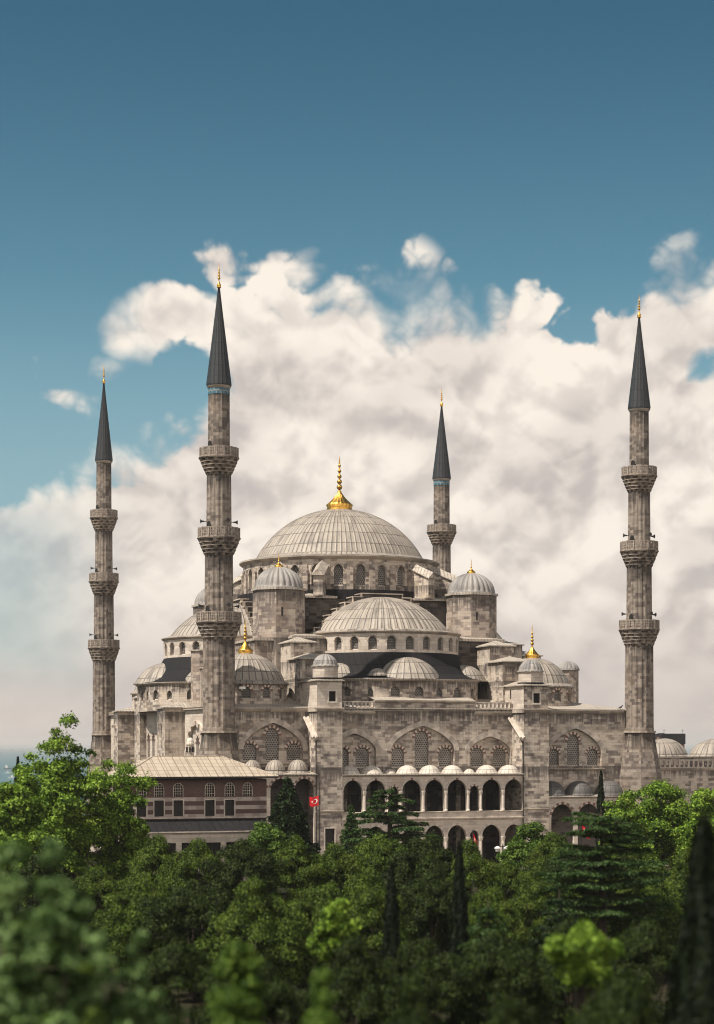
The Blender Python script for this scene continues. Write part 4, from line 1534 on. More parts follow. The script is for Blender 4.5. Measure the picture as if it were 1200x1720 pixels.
# ------------------------------------------------------------------ minarets
def minaret(u, v, label, band=True):
    t = thing('minaret', label, 'minaret', world_of(u, v), TH, 'minarets at the corners of the prayer hall')
    # foot
    mb = MB()
    mb.prism(ngon(0, 0, 2.95, 8, pi / 8), 0.05, 10.8, 0)
    A, B = ngon(0, 0, 2.95, 8, pi / 8), ngon(0, 0, 2.08, 8, pi / 8)
    for i in range(8):
        j = (i + 1) % 8
        mb.face([(*A[i], 10.8), (*A[j], 10.8), (*B[j], 15.6), (*B[i], 15.6)], 0)
    mb.prism(B, 15.6, 16.3, 0)
    mb.prism(ngon(0, 0, 2.2, 16), 16.3, 16.55, 1)
    mb.build('minaret_base', ['stone_minaret', 'cornice'], t)
    # fluted shaft, four storeys
    mb = MB()

    def fl(i, j):
        return 0.055 if i % 4 in (0, 1) else -0.055
    for (z0, z1, r0, r1, f) in ((16.55, 27.8, 1.86, 1.80, 1), (29.4, 37.6, 1.66, 1.58, 1), (39.4, 46.9, 1.46, 1.40, 0.6), (48.9, 57.0, 1.28, 1.24, 0.25)):
        n = int((z1 - z0) / 1.5)
        pr = [(r0 + (r1 - r0) * k / n, z0 + (z1 - z0) * k / n) for k in range(n + 1)]
        mb.lathe(pr, 64, rmod=lambda i, j, f=f: fl(i, j) * f)
        mb.lathe([(r0 + 0.08, z0), (r0 + 0.08, z0 + 0.3), (r0, z0 + 0.4)], 32)
    mb.build('shaft', 'stone_minaret', t)
    for (z0, zp, zt, rs, ro) in ((27.2, 29.3, 30.5, 1.80, 2.62), (37.1, 39.2, 40.4, 1.60, 2.46), (46.6, 48.65, 49.8, 1.42, 2.28)):
        # stalactite corbel: tiers of little niches
        mb = MB()
        tiers = 5
        seg = 48
        for k in range(tiers):
            ra = rs + (ro - rs) * (k / tiers) ** 0.9
            rb = rs + (ro - rs) * ((k + 1) / tiers) ** 0.9
            za = z0 + (zp - 0.1 - z0) * k / tiers
            zb = z0 + (zp - 0.1 - z0) * (k + 1) / tiers
            ph = k % 2

            def rm(i, j, ph=ph):
                q = (i // 2 + ph) % 2
                return (-0.24 if q else 0.04) if j == 0 or j == 1 else 0.03
            mb.lathe([(ra, za), (rb - 0.05, za + (zb - za) * 0.62), (rb, za + (zb - za) * 0.72), (rb, zb)], seg, rmod=rm)
        mb.lathe([(ro - 0.1, zp - 0.12), (ro + 0.12, zp - 0.08), (ro + 0.12, zp), (rs * 0.9, zp)], seg)
        bal = mb.build('balcony', 'stone_corbel', t)
        # pierced parapet
        mb = MB()
        S = s_cyl(0, 0, ro)
        n = 16
        for i in range(n):
            a0, a1 = 2 * pi * i / n * ro, 2 * pi * (i + 1) / n * ro
            L = a1 - a0

            def bar(sa, sb, za, zb, d0=0.0, d1=0.14):
                P = [S(sa, za, d0), S(sb, za, d0), S(sb, za, d1), S(sa, za, d1), S(sa, zb, d0), S(sb, zb, d0), S(sb, zb, d1), S(sa, zb, d1)]
                for q in ((0, 1, 5, 4), (1, 2, 6, 5), (2, 3, 7, 6), (3, 0, 4, 7), (4, 5, 6, 7), (3, 2, 1, 0)):
                    mb.face([P[k] for k in q])
            bar(a0 - 0.10, a0 + 0.10, zp, zt, -0.05, 0.18)
            bar(a0, a1, zt - 0.16, zt - 0.02, -0.03, 0.16)
            bar(a0, a1, zp + 0.0, zp + 0.2, 0.0, 0.14)
            for q in (1, 2, 3):
                c = a0 + L * q / 4
                bar(c - 0.055, c + 0.055, zp + 0.2, zt - 0.16, 0.02, 0.12)
            for q in (1, 2):
                zz = zp + 0.2 + (zt - 0.36 - zp) * q / 3
                bar(a0 + 0.1, a1 - 0.1, zz - 0.05, zz + 0.05, 0.02, 0.12)
        mb.build('parapet', 'parapet', bal)
        # door on to the balcony
        mb = MB()
        Sd = s_cyl(0, 0, rs - 0.02, radians(-62))
        pane(mb, Sd, op(0, 0.32, zp + 0.05, zp + 1.55, 0.35), -0.10, 0)
        mb.build('door', 'dark', bal)
        if zp < 45:
            for ang in (-95, 14, 88):
                a = radians(ang)
                d = np.array((sin(a), -cos(a), 0))
                mb = MB()
                p0 = d * (rs - 0.1) + np.array((0, 0, zt + 0.75))
                mb.tube([p0, p0 + d * 0.35], 0.05, 6)
                mb.tube([p0 + d * 0.25, p0 + d * 0.55, p0 + d * 0.72], [0.08, 0.12, 0.26], 12)
                mb.build('loudspeaker', 'speaker', bal)
    mb = MB()
    mb.lathe([(1.24, 56.75), (1.40, 56.95), (1.42, 57.1)], 32)
    mb.build('cornice', 'cornice', t)
    if band:
        mb = MB()
        mb.lathe([(1.285, 56.05), (1.285, 56.72)], 32)
        mb.build('tile_band', 'tile', t)
    # lead cone with standing seams
    mb = MB()
    pr = [(1.46, 57.08), (1.46, 57.2)]
    for k in range(13):
        f = k / 12
        pr.append((1.40 * (1 - f) ** 1.04 + 0.07, 57.22 + 11.6 * f))
    mb.lathe(pr, 72, rmod=lambda i, j: (0.04 if i % 4 == 0 and j > 1 else 0), uvr=18 * 0.6 / (2 * pi))
    cone = mb.build('cone_roof', 'lead_cone', t)
    mb = MB()
    finial_mesh(mb, 0, 0, 68.7, 3.0, 0.24, balls=4, lobes=6)
    mb.build('finial', 'gold', cone)
    return t


m0 = minaret(0, 0, 'tallest looking fluted minaret with a blue tile band, rising behind the tan hipped roof')


def move_minaret(c, u, v, label, band):
    c.location = world_of(u, v)
    c['label'] = label
    if not band:
        for ch in list(c.children):
            if ch.name.startswith('tile_band'):
                bpy.data.objects.remove(ch)


mf_ = copy_tree(m0)
mf_.scale = (0.96, 0.96, 1.008)
move_minaret(mf_, 55.2, 0, 'minaret at the front corner beside the low courtyard domes', False)
mb_ = copy_tree(m0)
mb_.scale = (0.88, 0.88, 1.0)
move_minaret(mb_, -0.7, 63.2, 'distant minaret behind the big light green tree, three balconies in sight', False)
mm = copy_tree(m0)
move_minaret(mm, 53.9, 64.5, 'distant minaret behind the main dome with only its top balcony in sight', True)
# ------------------------------------------------------------------ royal pavilion in front of the south-east corner
def pavilion():
    t = thing('pavilion', 'striped brick pavilion with dark shutters under a tan hipped lead roof', 'building', world_of(0, 0), TH)
    v0, v1, u0, u1 = -14.0, -6.2, -14.0, 1.7
    S = s_front(v0)
    up, low = [], []
    for c in (-12.45, -10.5, -8.36, -4.8, -2.55, -0.5):
        up.append(op(c, 0.50, 9.25, 10.25, 0.46))
    for c in (-12.45, -10.5, -8.36, -4.8, -2.55):
        low.append(op(c, 0.53, 7.1, 8.85, 0))
    mb = MB()
    # lower windows and upper windows sit in the same wall: build two bands
    wall(mb, S, u0, u1, 6.4, 9.0, low, 0.3)
    wall(mb, S, u0, u1, 9.0, 11.15, up, 0.3)
    for u in (u0, u1):
        mb.face([(u, v0, 0.05), (u, v1, 0.05), (u, v1, 11.15), (u, v0, 11.15)])
    mb.face([(u0, v1, 0.05), (u1, v1, 0.05), (u1, v1, 11.15), (u0, v1, 11.15)])
    mb.face([(u0, v0, 11.15), (u1, v0, 11.15), (u1, v1, 11.15), (u0, v1, 11.15)])
    w = mb.build('wall', 'brick', t)
    for o in up:
        mb = MB()
        pane(mb, S, o, 0.2, 0)
        voussoirs(mb, S, o, 0.07, 0.02, 3, (1,), foot=1.0)
        for x in (-0.25, 0.0, 0.25):
            h = o['sp'] + arch_h(x, 0.5, 0.46) - 0.02
            mb.box(o['c'] + x - 0.022, o['c'] + x + 0.022, v0 + 0.1, v0 + 0.16, o['z'], h, 1)
        for zz in (9.55, 9.85, 10.15, 10.42):
            mb.box(o['c'] - 0.47, o['c'] + 0.47, v0 + 0.1, v0 + 0.155, zz - 0.02, zz + 0.02, 1)
        mb.build('window', ['dark', 'arch_stone'], w)
    for o in low:
        mb = MB()
        c = o['c']
        pane(mb, S, o, 0.22, 0)
        mb.box(c - 0.012, c + 0.012, v0 + 0.18, v0 + 0.24, 7.1, 8.85, 2)
        for zz in (7.6, 8.35):
            mb.box(c - 0.5, c + 0.5, v0 + 0.19, v0 + 0.23, zz - 0.03, zz + 0.03, 2)
        mb.box(c - 0.66, c - 0.53, v0 - 0.05, v0 + 0.2, 7.0, 9.0, 1)
        mb.box(c + 0.53, c + 0.66, v0 - 0.05, v0 + 0.2, 7.0, 9.0, 1)
        mb.box(c - 0.53, c + 0.53, v0 - 0.05, v0 + 0.2, 8.85, 8.98, 1)
        mb.build('shuttered_window', ['dark_wood', 'arch_stone', 'roof_dark'], w)
    mb = MB()
    mb.box(u0 - 0.05, u1 + 0.05, v0 - 0.12, v0 - 0.003, 6.85, 6.98)
    mb.build('string_course', 'arch_stone', w)
    # hipped roof
    e = 1.05
    a = [(u0 - e, v0 - e), (u1 + e, v0 - e), (u1 + e, v1 + e), (u0 - e, v1 + e)]
    vm = (v0 + v1) / 2
    r0, r1, ze, zr = (-10.3, vm), (-2.4, vm), 11.45, 13.6
    mb = MB()
    mb.face([(*a[0], ze), (*a[1], ze), (*r1, zr), (*r0, zr)])
    mb.face([(*a[2], ze), (*a[3], ze), (*r0, zr), (*r1, zr)])
    mb.face([(*a[1], ze), (*a[2], ze), (*r1, zr)])
    mb.face([(*a[3], ze), (*a[0], ze), (*r0, zr)])
    for i in range(4):
        p, q = a[i], a[(i + 1) % 4]
        mb.face([(*p, ze - 0.2), (*q, ze - 0.2), (*q, ze), (*p, ze)], 1)
    mb.face([(*p, ze - 0.2) for p in a], 1)
    # standing seams run down the slope
    s = np.array((0, -1.0, -(zr - ze) / (vm - v0 + e)))
    n_s = 22
    for i in range(n_s):
        ub = u0 - e + 0.4 + (u1 - u0 + 2 * e - 0.8) * i / (n_s - 1)
        top_v = vm
        if ub < r0[0]:
            top_v = (v0 - e) + (vm - v0 + e) * (ub - (u0 - e)) / (r0[0] - (u0 - e))
        if ub > r1[0]:
            top_v = (v0 - e) + (vm - v0 + e) * ((u1 + e) - ub) / ((u1 + e) - r1[0])
        z_at = lambda vv: ze + (zr - ze) * (vv - (v0 - e)) / (vm - v0 + e) + 0.02
        mb.tube([(ub, v0 - e, z_at(v0 - e)), (ub, top_v, z_at(top_v))], 0.035, 5, 2)
    for p, q in ((a[0], r0), (a[1], r1), (a[2], r1), (a[3], r0)):
        mb.tube([(*p, ze + 0.02), (*q, zr + 0.03)], 0.06, 6, 0)
    mb.tube([(*r0, zr + 0.03), (*r1, zr + 0.03)], 0.07, 6, 0)
    mb.build('roof', ['lead_tan', 'dark_wood', 'seam_brown'], t)
    # lean-to in front, dark lead, over a pale colonnade
    mb = MB()
    lu0, lu1 = u0 + 0.3, u1 - 0.2
    mb.face([(lu0, -16.4, 5.55), (lu1, -16.4, 5.55), (lu1, v0, 6.75), (lu0, v0, 6.75)])
    mb.face([(lu0, -16.4, 5.4), (lu1, -16.4, 5.4), (lu1, -16.4, 5.55), (lu0, -16.4, 5.55)], 1)
    for u in (lu0, lu1):
        mb.face([(u, -16.4, 5.4), (u, v0, 5.4), (u, v0, 6.75), (u, -16.4, 5.55)], 1)
    for i in range(16):
        ub = lu0 + (lu1 - lu0) * (i + 0.5) / 16
        mb.tube([(ub, -16.4, 5.57), (ub, v0, 6.77)], 0.045, 5, 0)
    mb.build('lean_to_roof', ['lead_dark', 'arch_stone'], t)
    mb = MB()
    SLT = s_front(-16.1)
    ops = [op(lu0 + 1.15 + 2.5 * i, 0.95, 0.1, 4.3, 0) for i in range(6)]
    wall(mb, SLT, lu0 + 0.1, lu1 - 0.1, 0.05, 5.4, ops, 0.35)
    lw = mb.build('lean_to_wall', 'stone_clean', t)
    for o in ops:
        mb = MB()
        pane(mb, SLT, o, 0.3)
        mb.box(o['c'] - 0.04, o['c'] + 0.04, -16.0, -15.85, 0.1, 4.3, 1)
        mb.build('window', ['dark', 'dark_wood'], lw)
    # chimney with a domed cap
    mb = MB()
    cx, cy = -5.75, -9.0
    mb.lathe([(0.55, 12.7), (0.55, 13.5), (0.42, 13.6)], 8, cx, cy, 1)
    mb.lathe([(0.42, 13.5), (0.42, 14.9)], 8, cx, cy, 0)
    mb.lathe([(0.42, 14.9), (0.50, 14.95), (0.50, 15.1), (0.44, 15.15), (0.40, 15.4), (0.26, 15.62), (0.0, 15.75)], 12, cx, cy, 2)
    for k in range(8):
        a_ = 2 * pi * (k + 0.5) / 8
        d = (sin(a_), -cos(a_))
        x, y = cx + d[0] * 0.40, cy + d[1] * 0.40
        mb.box(x - 0.07, x + 0.07, y - 0.07, y + 0.07, 14.1, 14.7, 3)
    mb.build('chimney', ['stone', 'lead_dark', 'white_stone', 'dark'], t)
    return t


pavilion()

# ------------------------------------------------------------------ courtyard on the right
def courtyard():
    t = thing('courtyard_wing', 'low stone courtyard wing with a pierced balustrade and shallow lead domes, at the right edge', 'building', world_of(0, 0), TH)
    S = s_front(2.0)
    mb = MB()
    wall(mb, S, 57.0, 92.0, 0.05, 11.8, [op(60 + 5 * i, 0.8, 3.0, 6.0, 0.9) for i in range(6)], 0.4)
    for i in range(6):
        pane(mb, S, op(60 + 5 * i, 0.8, 3.0, 6.0, 0.9), 0.35, 1)
    mb.face([(57.0, 2.0, 0.05), (57.0, 60, 0.05), (57.0, 60, 11.8), (57.0, 2.0, 11.8)])
    mb.face([(57.0, 2.0, 11.8), (92, 2.0, 11.8), (92, 4.4, 11.8), (57.0, 4.4, 11.8)])
    w = mb.build('wall', ['stone', 'lattice'], t)
    mb = MB()
    eave(mb, S, 57.0, 92, 11.85, 0.22, 0.3)
    mb.build('cornice', 'cornice', w)
    balustrade('balustrade', s_front(1.95), 57.2, 91.8, 11.9, 13.0, 50, t)
    mb = MB()
    mb.box(57.2, 92, 4.4, 20.0, 0.05, 13.2, 0)
    mb.box(57.0, 92, 4.1, 20.2, 13.22, 13.36, 1)
    mb.build('gallery_block', ['stone', 'lead_small'], t)
    for (c, v, r, h) in ((62.3, 7.6, 3.15, 2.15), (70.2, 7.6, 3.2, 2.15), (78.2, 7.6, 3.2, 2.15), (67.2, 15.5, 3.1, 2.3), (75.2, 15.5, 3.1, 2.3)):
        mb = MB()
        dome(mb, c, v, r, h, 13.42, ribs=24, rib=0.045, flare=0.35, n=10)
        mb.build('dome', 'lead', t)


courtyard()


def far_house():
    Y = 420.0
    t = thing('far_house', 'far dark roofed house with a brick chimney and aerials showing above the courtyard domes', 'house', (ray(1131, Y), Y, 0), 0.1)
    mb = MB()
    mb.box(-2.6, 2.6, 0, 6, 0.0, height_of(1246, Y) - 0.4, 0)
    b = mb.build('wall', 'chimney_brick', t)
    mb = MB()
    z0, z1 = height_of(1247, Y), height_of(1232.5, Y)
    mb.prism([(-2.75, -0.3), (2.75, -0.3), (2.6, 6.3), (-2.6, 6.3)], z0 - 0.4, z1, 0)
    mb.prism([(-2.7, -0.1), (-1.9, -0.1), (-1.9, 3), (-2.7, 3)], z1, z1 + 0.12, 0)
    mb.build('roof', 'roof_dark', t)
    mb = MB()
    mb.box(-3.5, -2.85, 0.2, 0.9, 0.0, z0 + 0.5)
    mb.box(-3.55, -2.8, 0.15, 0.95, z0 + 0.5, z0 + 0.65)
    mb.box(-3.42, -2.93, 0.3, 0.8, z0 + 0.65, z0 + 1.2)
    mb.build('chimney', 'chimney_brick', t)
    for x, h in ((-1.9, 1.0), (2.3, 0.95)):
        mb = MB()
        mb.tube([(x, 0.4, z1 - 0.1), (x, 0.4, z1 + h)], 0.045, 5)
        mb.tube([(x - 0.25, 0.4, z1 + h * 0.8), (x + 0.25, 0.4, z1 + h * 0.8)], 0.03, 4)
        mb.build('aerial', 'iron', t)


far_house()

# ------------------------------------------------------------------ flags, lamp, bird, ships
def flag_pole(px, py_top, py_flag, Y, w, h, side, label, tilt=0.0, limp=0.0, pole=True):
    x = ray(px, Y)
    zt, zf = height_of(py_top, Y), height_of(py_flag, Y)
    t = thing('flag_pole', label, 'flag', (x, Y, 0))
    mb = MB()
    mb.lathe([(0.07, 0), (0.045, zt), (0.0, zt + 0.05)], 8)
    mb.lathe([(0.0, zt), (0.07, zt + 0.08), (0.0, zt + 0.16)], 8)
    mb.build('pole', 'iron', t)

    def P(a, b, d=0.0):
        # a along the fly 0..1, b down the hoist 0..1
        xx = side * a * w * (1 - 0.55 * limp)
        yy = 0.16 * w * a * sin(a * 7.0 + b * 1.6) + d
        zz = zf - b * h - tilt * a * w - limp * a * w * 0.8 + 0.05 * w * sin(a * 6 + 1)
        return (side * 0.07 + xx, yy, zz)
    mb = MB()
    nx, ny = 18, 10
    for i in range(nx):
        for j in range(ny):
            mb.face([P(i / nx, j / ny), P((i + 1) / nx, j / ny), P((i + 1) / nx, (j + 1) / ny), P(i / nx, (j + 1) / ny)], 0, smooth=True)
    f = mb.build('flag', 'red_cloth', t)
    mb = MB()
    # white crescent and five-pointed star on both faces of the cloth
    k = h / w
    for d in (-0.025, 0.025):
        c0, R0, c1, R1 = 0.38, 0.25 * k, 0.38 + 0.062 * k, 0.20 * k
        N = 28
        outer, inner = [], []
        for i in range(N + 1):
            a = radians(42) + (2 * pi - 2 * radians(42)) * i / N
            outer.append((c0 + R0 * cos(a), 0.5 + R0 * sin(a) / k))
            inner.append((c1 + R1 * cos(a), 0.5 + R1 * sin(a) / k))
        for i in range(N):
            mb.face([P(*outer[i], d), P(*outer[i + 1], d), P(*inner[i + 1], d), P(*inner[i], d)])
        sc, sr = c0 + 0.30 * k, 0.125 * k
        pts = []
        for i in range(10):
            a = pi + 2 * pi * i / 10
            r = sr if i % 2 == 0 else sr * 0.42
            pts.append((sc + r * cos(a), 0.5 + r * sin(a) / k))
        for i in range(10):
            mb.face([P(sc, 0.5, d), P(*pts[i], d), P(*pts[(i + 1) % 10], d)])
    mb.build('crescent_and_star', 'white', f)
    return t


flag_pole(536.5, 1316, 1338, 219, 1.05, 1.1, -1, 'red flag with white crescent and star flying from a pole beside the stone buttress', tilt=0.05)
flag_pole(794.5, 1396, 1400, 206, 1.2, 1.0, 1, 'red flag hanging limp on a pole in front of the lower arches', limp=1.1)
flag_pole(977, 1372, 1386, 176, 1.0, 0.75, 1, 'small red flag half hidden among the dark layered cedar boughs', tilt=0.2, limp=0.55)


def street_lamp():
    Y = 200
    x = ray(845, Y)
    t = thing('street_lamp', 'iron street lamp with white lanterns in front of the lowest arches', 'street lamp', (x, Y, 0))
    zt = height_of(1421, Y)
    mb = MB()
    mb.lathe([(0.22, 0), (0.22, 0.5), (0.1, 0.7), (0.075, zt - 0.2), (0.1, zt - 0.15), (0.0, zt + 0.35)], 10)
    mb.tube([(-0.5, 0, zt - 0.25), (-0.3, 0, zt - 0.05), (0.3, 0, zt - 0.05), (0.5, 0, zt - 0.25)], 0.05, 6)
    mb.build('pole', 'iron', t)
    for sx in (-0.55, 0.42):
        mb = MB()
        mb.lathe([(0.0, zt - 0.62), (0.18, zt - 0.6), (0.30, zt - 0.3), (0.36, zt - 0.26), (0.2, zt - 0.1), (0.0, zt - 0.02)], 12, sx, 0, smooth=False)
        mb.build('lantern', 'white', t)


street_lamp()


def bird():
    u, v = 52.6, 0.1
    x, y, z = world_of(u, v, W_TOP + 0.12)
    t = MB()
    # body, neck, head as one lofted shape leaning up to the right
    rings = []
    spine = [((-0.34, 0.10), 0.02), ((-0.22, 0.16), 0.07), ((-0.05, 0.22), 0.12), ((0.10, 0.28), 0.12), ((0.20, 0.38), 0.07), ((0.25, 0.46), 0.065), ((0.31, 0.48), 0.045), ((0.40, 0.47), 0.008)]
    t.tube([(a, 0, b) for (a, b), r in spine], [r for _, r in spine], 10)
    for s in (-0.04, 0.04):
        t.tube([(0.03, s, 0.16), (0.04, s, 0.0)], 0.012, 4)
    t.face([(-0.34, -0.02, 0.12), (0.12, -0.13, 0.34), (0.02, -0.135, 0.20), (-0.46, -0.04, 0.04)])
    t.face([(-0.34, 0.02, 0.12), (0.12, 0.13, 0.34), (0.02, 0.135, 0.20), (-0.46, 0.04, 0.04)])
    o = t.build('pigeon', 'speaker')
    o.location = (x, y, z)
    o.rotation_euler = (0, 0, TH)
    tag(o, 'dark pigeon perched on the roof edge beside the front corner minaret', 'bird')


bird()


def ship(px, py, length_px, kind, label, hull):
    D = (30.0 + EYE) / ((py - HOR) / F_PX)
    L = length_px / F_PX * D
    t = thing('cargo_ship' if kind == 0 else 'boat', label, 'ship' if kind == 0 else 'boat', (ray(px, D), D, -30), 0.25, 'ships out on the sea')
    k = L / 10
    mb = MB()
    st = [(-5, 0.0, 1.35), (-4.2, 0.75, 1.1), (-1, 0.9, 0.95), (2.5, 0.9, 1.0), (4.0, 0.6, 1.25), (5.0, 0.02, 1.6)]
    for (x0, w0, h0), (x1, w1, h1) in zip(st, st[1:]):
        for s in (-1, 1):
            mb.face([(x0 * k * 0.96, s * w0 * 0.7 * k, -0.2 * k), (x1 * k * 0.96, s * w1 * 0.7 * k, -0.2 * k), (x1 * k, s * w1 * k, h1 * k), (x0 * k, s * w0 * k, h0 * k)])
        mb.face([(x0 * k, -w0 * k, h0 * k * 0.95), (x1 * k, -w1 * k, h1 * k * 0.95), (x1 * k, w1 * k, h1 * k * 0.95), (x0 * k, w0 * k, h0 * k * 0.95)], 0)
    mb.build('hull', hull, t)
    mb = MB()
    x0 = -3.6 if kind == 0 else -1.6
    mb.box(x0 * k, (x0 + 2.0) * k, -0.6 * k, 0.6 * k, 0.9 * k, 2.3 * k)
    mb.box((x0 + 0.2) * k, (x0 + 1.6) * k, -0.5 * k, 0.5 * k, 2.3 * k, 3.1 * k)
    mb.box((x0 + 0.2) * k, (x0 + 0.8) * k, -0.2 * k, 0.2 * k, 3.1 * k, 3.9 * k)
    mb.build('superstructure', 'white', t)
    mb = MB()
    for x in ((-0.5, 2.4) if kind == 0 else (0.9,)):
        mb.tube([(x * k, 0, 0.8 * k), (x * k, 0, 4.0 * k)], 0.09 * k, 5)
        mb.tube([(x * k, 0, 1.6 * k), ((x + 1.3) * k, 0, 3.3 * k)], 0.06 * k, 4)
    mb.build('mast', 'iron', t)


ship(16, 1292, 19, 0, 'blue hulled ship with a white bridge, the largest out on the sea', 'hull_blue')
ship(14, 1299, 11, 1, 'white topped boat just below the blue hulled ship', 'white')
ship(21, 1307, 14, 1, 'pale ferry nearest the shore beside the dark cypress', 'white')
ship(48, 1313, 16, 1, 'rust red boat close behind the big tree at the shore', 'hull_red')
ship(17, 1260.3, 9, 0, 'faint rust red ship on the horizon', 'hull_red')
ship(38, 1261.5, 7, 0, 'faint blue ship on the horizon near the tall tree', 'hull_blue')
ship(0.5, 1266, 5, 0, 'distant ship cut by the left edge of the view', 'hull_blue')


# ------------------------------------------------------------------ sea haze
def haze():
    mb = MB()
    mb.box(-14000, 14000, -400, 26000, -43.5, 76.0)
    o = mb.build('haze', 'ground')
    m = bpy.data.materials.new('sea_haze')
    m.use_nodes = True
    t = NT(m.node_tree)
    out = t.n('ShaderNodeOutputMaterial')
    v = t.n('ShaderNodeVolumePrincipled')
    v.inputs['Color'].default_value = (0.93, 0.91, 0.90, 1)
    v.inputs['Density'].default_value = 0.00008
    v.inputs['Anisotropy'].default_value = 0.2
    t.put(out.inputs['Volume'], v.outputs[0])
    o.data.materials.clear()
    o.data.materials.append(m)
    o['kind'] = 'stuff'


haze()
# ------------------------------------------------------------------ trees
rng = np.random.default_rng(7)
M['leaf_bright'] = mat_leaf('bright_green_leaves', (0.040, 0.085, 0.010), (0.225, 0.335, 0.045), (0.170, 0.160, 0.030), 0.28)
M['leaf_mid'] = mat_leaf('mid_green_leaves', (0.032, 0.066, 0.012), (0.105, 0.165, 0.026), None, 0.25)
M['leaf_dark'] = mat_leaf('dark_olive_leaves', (0.008, 0.016, 0.004), (0.115, 0.175, 0.026), (0.160, 0.172, 0.034), 0.22, 0.55)
M['leaf_deep'] = mat_leaf('deep_green_leaves', (0.004, 0.008, 0.002), (0.040, 0.062, 0.012), None, 0.1, 0.9)
M['leaf_blue'] = mat_leaf('grey_green_leaves', (0.032, 0.068, 0.018), (0.19, 0.285, 0.105), (0.100, 0.120, 0.020), 0.2, 0.5)
M['needle'] = mat_leaf('dark_conifer_needles', (0.009, 0.020, 0.008), (0.030, 0.052, 0.018), None, 0.1, 0.6)
M['needle_cedar'] = mat_leaf('cedar_needles', (0.020, 0.044, 0.014), (0.062, 0.105, 0.030), None, 0.15, 0.6)
M['needle_black'] = mat_leaf('cypress_needles', (0.003, 0.006, 0.003), (0.012, 0.019, 0.007), None, 0.08, 0.6)


def unit(a):
    return a / (np.linalg.norm(a, axis=1, keepdims=True) + 1e-9)


def leaf_mesh(name, P, Nn, size, mat, aspect=1.9, axis=None, bend=0.25):
    """one small kite shaped leaf per point; axis = preferred long direction"""
    n = len(P)
    Nn = unit(Nn)
    a = axis if axis is not None else rng.normal(size=(n, 3))
    t = unit(a - Nn * np.sum(a * Nn, axis=1, keepdims=True) + rng.normal(size=(n, 3)) * 0.05)
    b = np.cross(Nn, t)
    s = np.asarray(size).reshape(-1, 1) * np.ones((n, 1))
    v = np.empty((n, 4, 3))
    v[:, 0] = P - t * s * 0.5
    v[:, 1] = P + b * s * 0.5 / aspect * 1.2 + Nn * s * bend * 0.3
    v[:, 2] = P + t * s * 0.5 - Nn * s * bend
    v[:, 3] = P - b * s * 0.5 / aspect * 1.2 + Nn * s * bend * 0.3
    me = bpy.data.meshes.new(name)
    me.vertices.add(4 * n)
    me.vertices.foreach_set('co', v.astype(np.float32).ravel())
    me.loops.add(4 * n)
    me.loops.foreach_set('vertex_index', np.arange(4 * n, dtype=np.int32))
    me.polygons.add(n)
    me.polygons.foreach_set('loop_start', np.arange(0, 4 * n, 4, dtype=np.int32))
    me.polygons.foreach_set('loop_total', np.full(n, 4, dtype=np.int32))
    me.materials.append(M[mat])
    me.update(calc_edges=True)
    me.validate()
    return me


def sphere_dirs(n):
    return unit(rng.normal(size=(n, 3)))


def broad_crown(H, R, base, nclump, nleaf, lsize, mat, squash=1.0, up=0.35, shell=0.62, name='crown', cl=(0.2, 0.36), iso=0.0, spread=0.35, rough=1.0):
    """leaf sprays gathered in clumps that fill an egg shaped crown; returns mesh and clump centres"""
    hz = (H - base) / 2
    zc = base + hz
    d = sphere_dirs(nclump)
    d[:, 2] = np.where(d[:, 2] < -0.92, -d[:, 2], d[:, 2])
    rad = shell + (0.98 - shell) * rng.random(nclump) ** 0.7
    # an uneven outline: some directions reach further
    ph = rng.random(3) * 6.28
    az = np.arctan2(d[:, 1], d[:, 0])
    reach = 1 + rough * (0.13 * np.sin(2 * az + ph[0]) + 0.10 * np.sin(3 * az + ph[1] + 4 * d[:, 2]) + 0.10 * np.sin(5 * d[:, 2] + ph[2]))
    rc = R * (cl[0] + (cl[1] - cl[0]) * rng.random(nclump))
    C = d * (rad * reach)[:, None] * np.array([R, R, hz]) * 0.86
    wid = 1 - 0.25 * np.clip(C[:, 2] / hz, 0, 1) ** 2
    C[:, :2] *= wid[:, None]
    C[:, 2] = C[:, 2] * squash + zc
    per = (nleaf * rc ** 2 / np.sum(rc ** 2)).astype(int) + 5
    Ps, Ns = [], []
    for c, r, k in zip(C, rc, per):
        e = sphere_dirs(k)
        e[:, 2] = np.where(rng.random(k) < iso, e[:, 2], np.abs(e[:, 2]) * 0.9 - 0.25 * rng.random(k))
        lump = 1 + 0.22 * np.sin(e[:, 0] * 7 + c[0]) * np.sin(e[:, 1] * 7 + c[1])
        rr = r * (spread + (1.2 - spread) * rng.random(k) ** 0.8) * lump
        Ps.append(c + e * rr[:, None] * np.array([1, 1, 0.78 + 0.22 * iso]))
        Ns.append(e + rng.normal(size=(k, 3)) * 0.55 + np.array([0, 0, up]))
    P, N_ = np.concatenate(Ps), np.concatenate(Ns)
    sz = lsize * (0.6 + 0.8 * rng.random(len(P)))
    return leaf_mesh(name, P, N_, sz, mat), C, rc


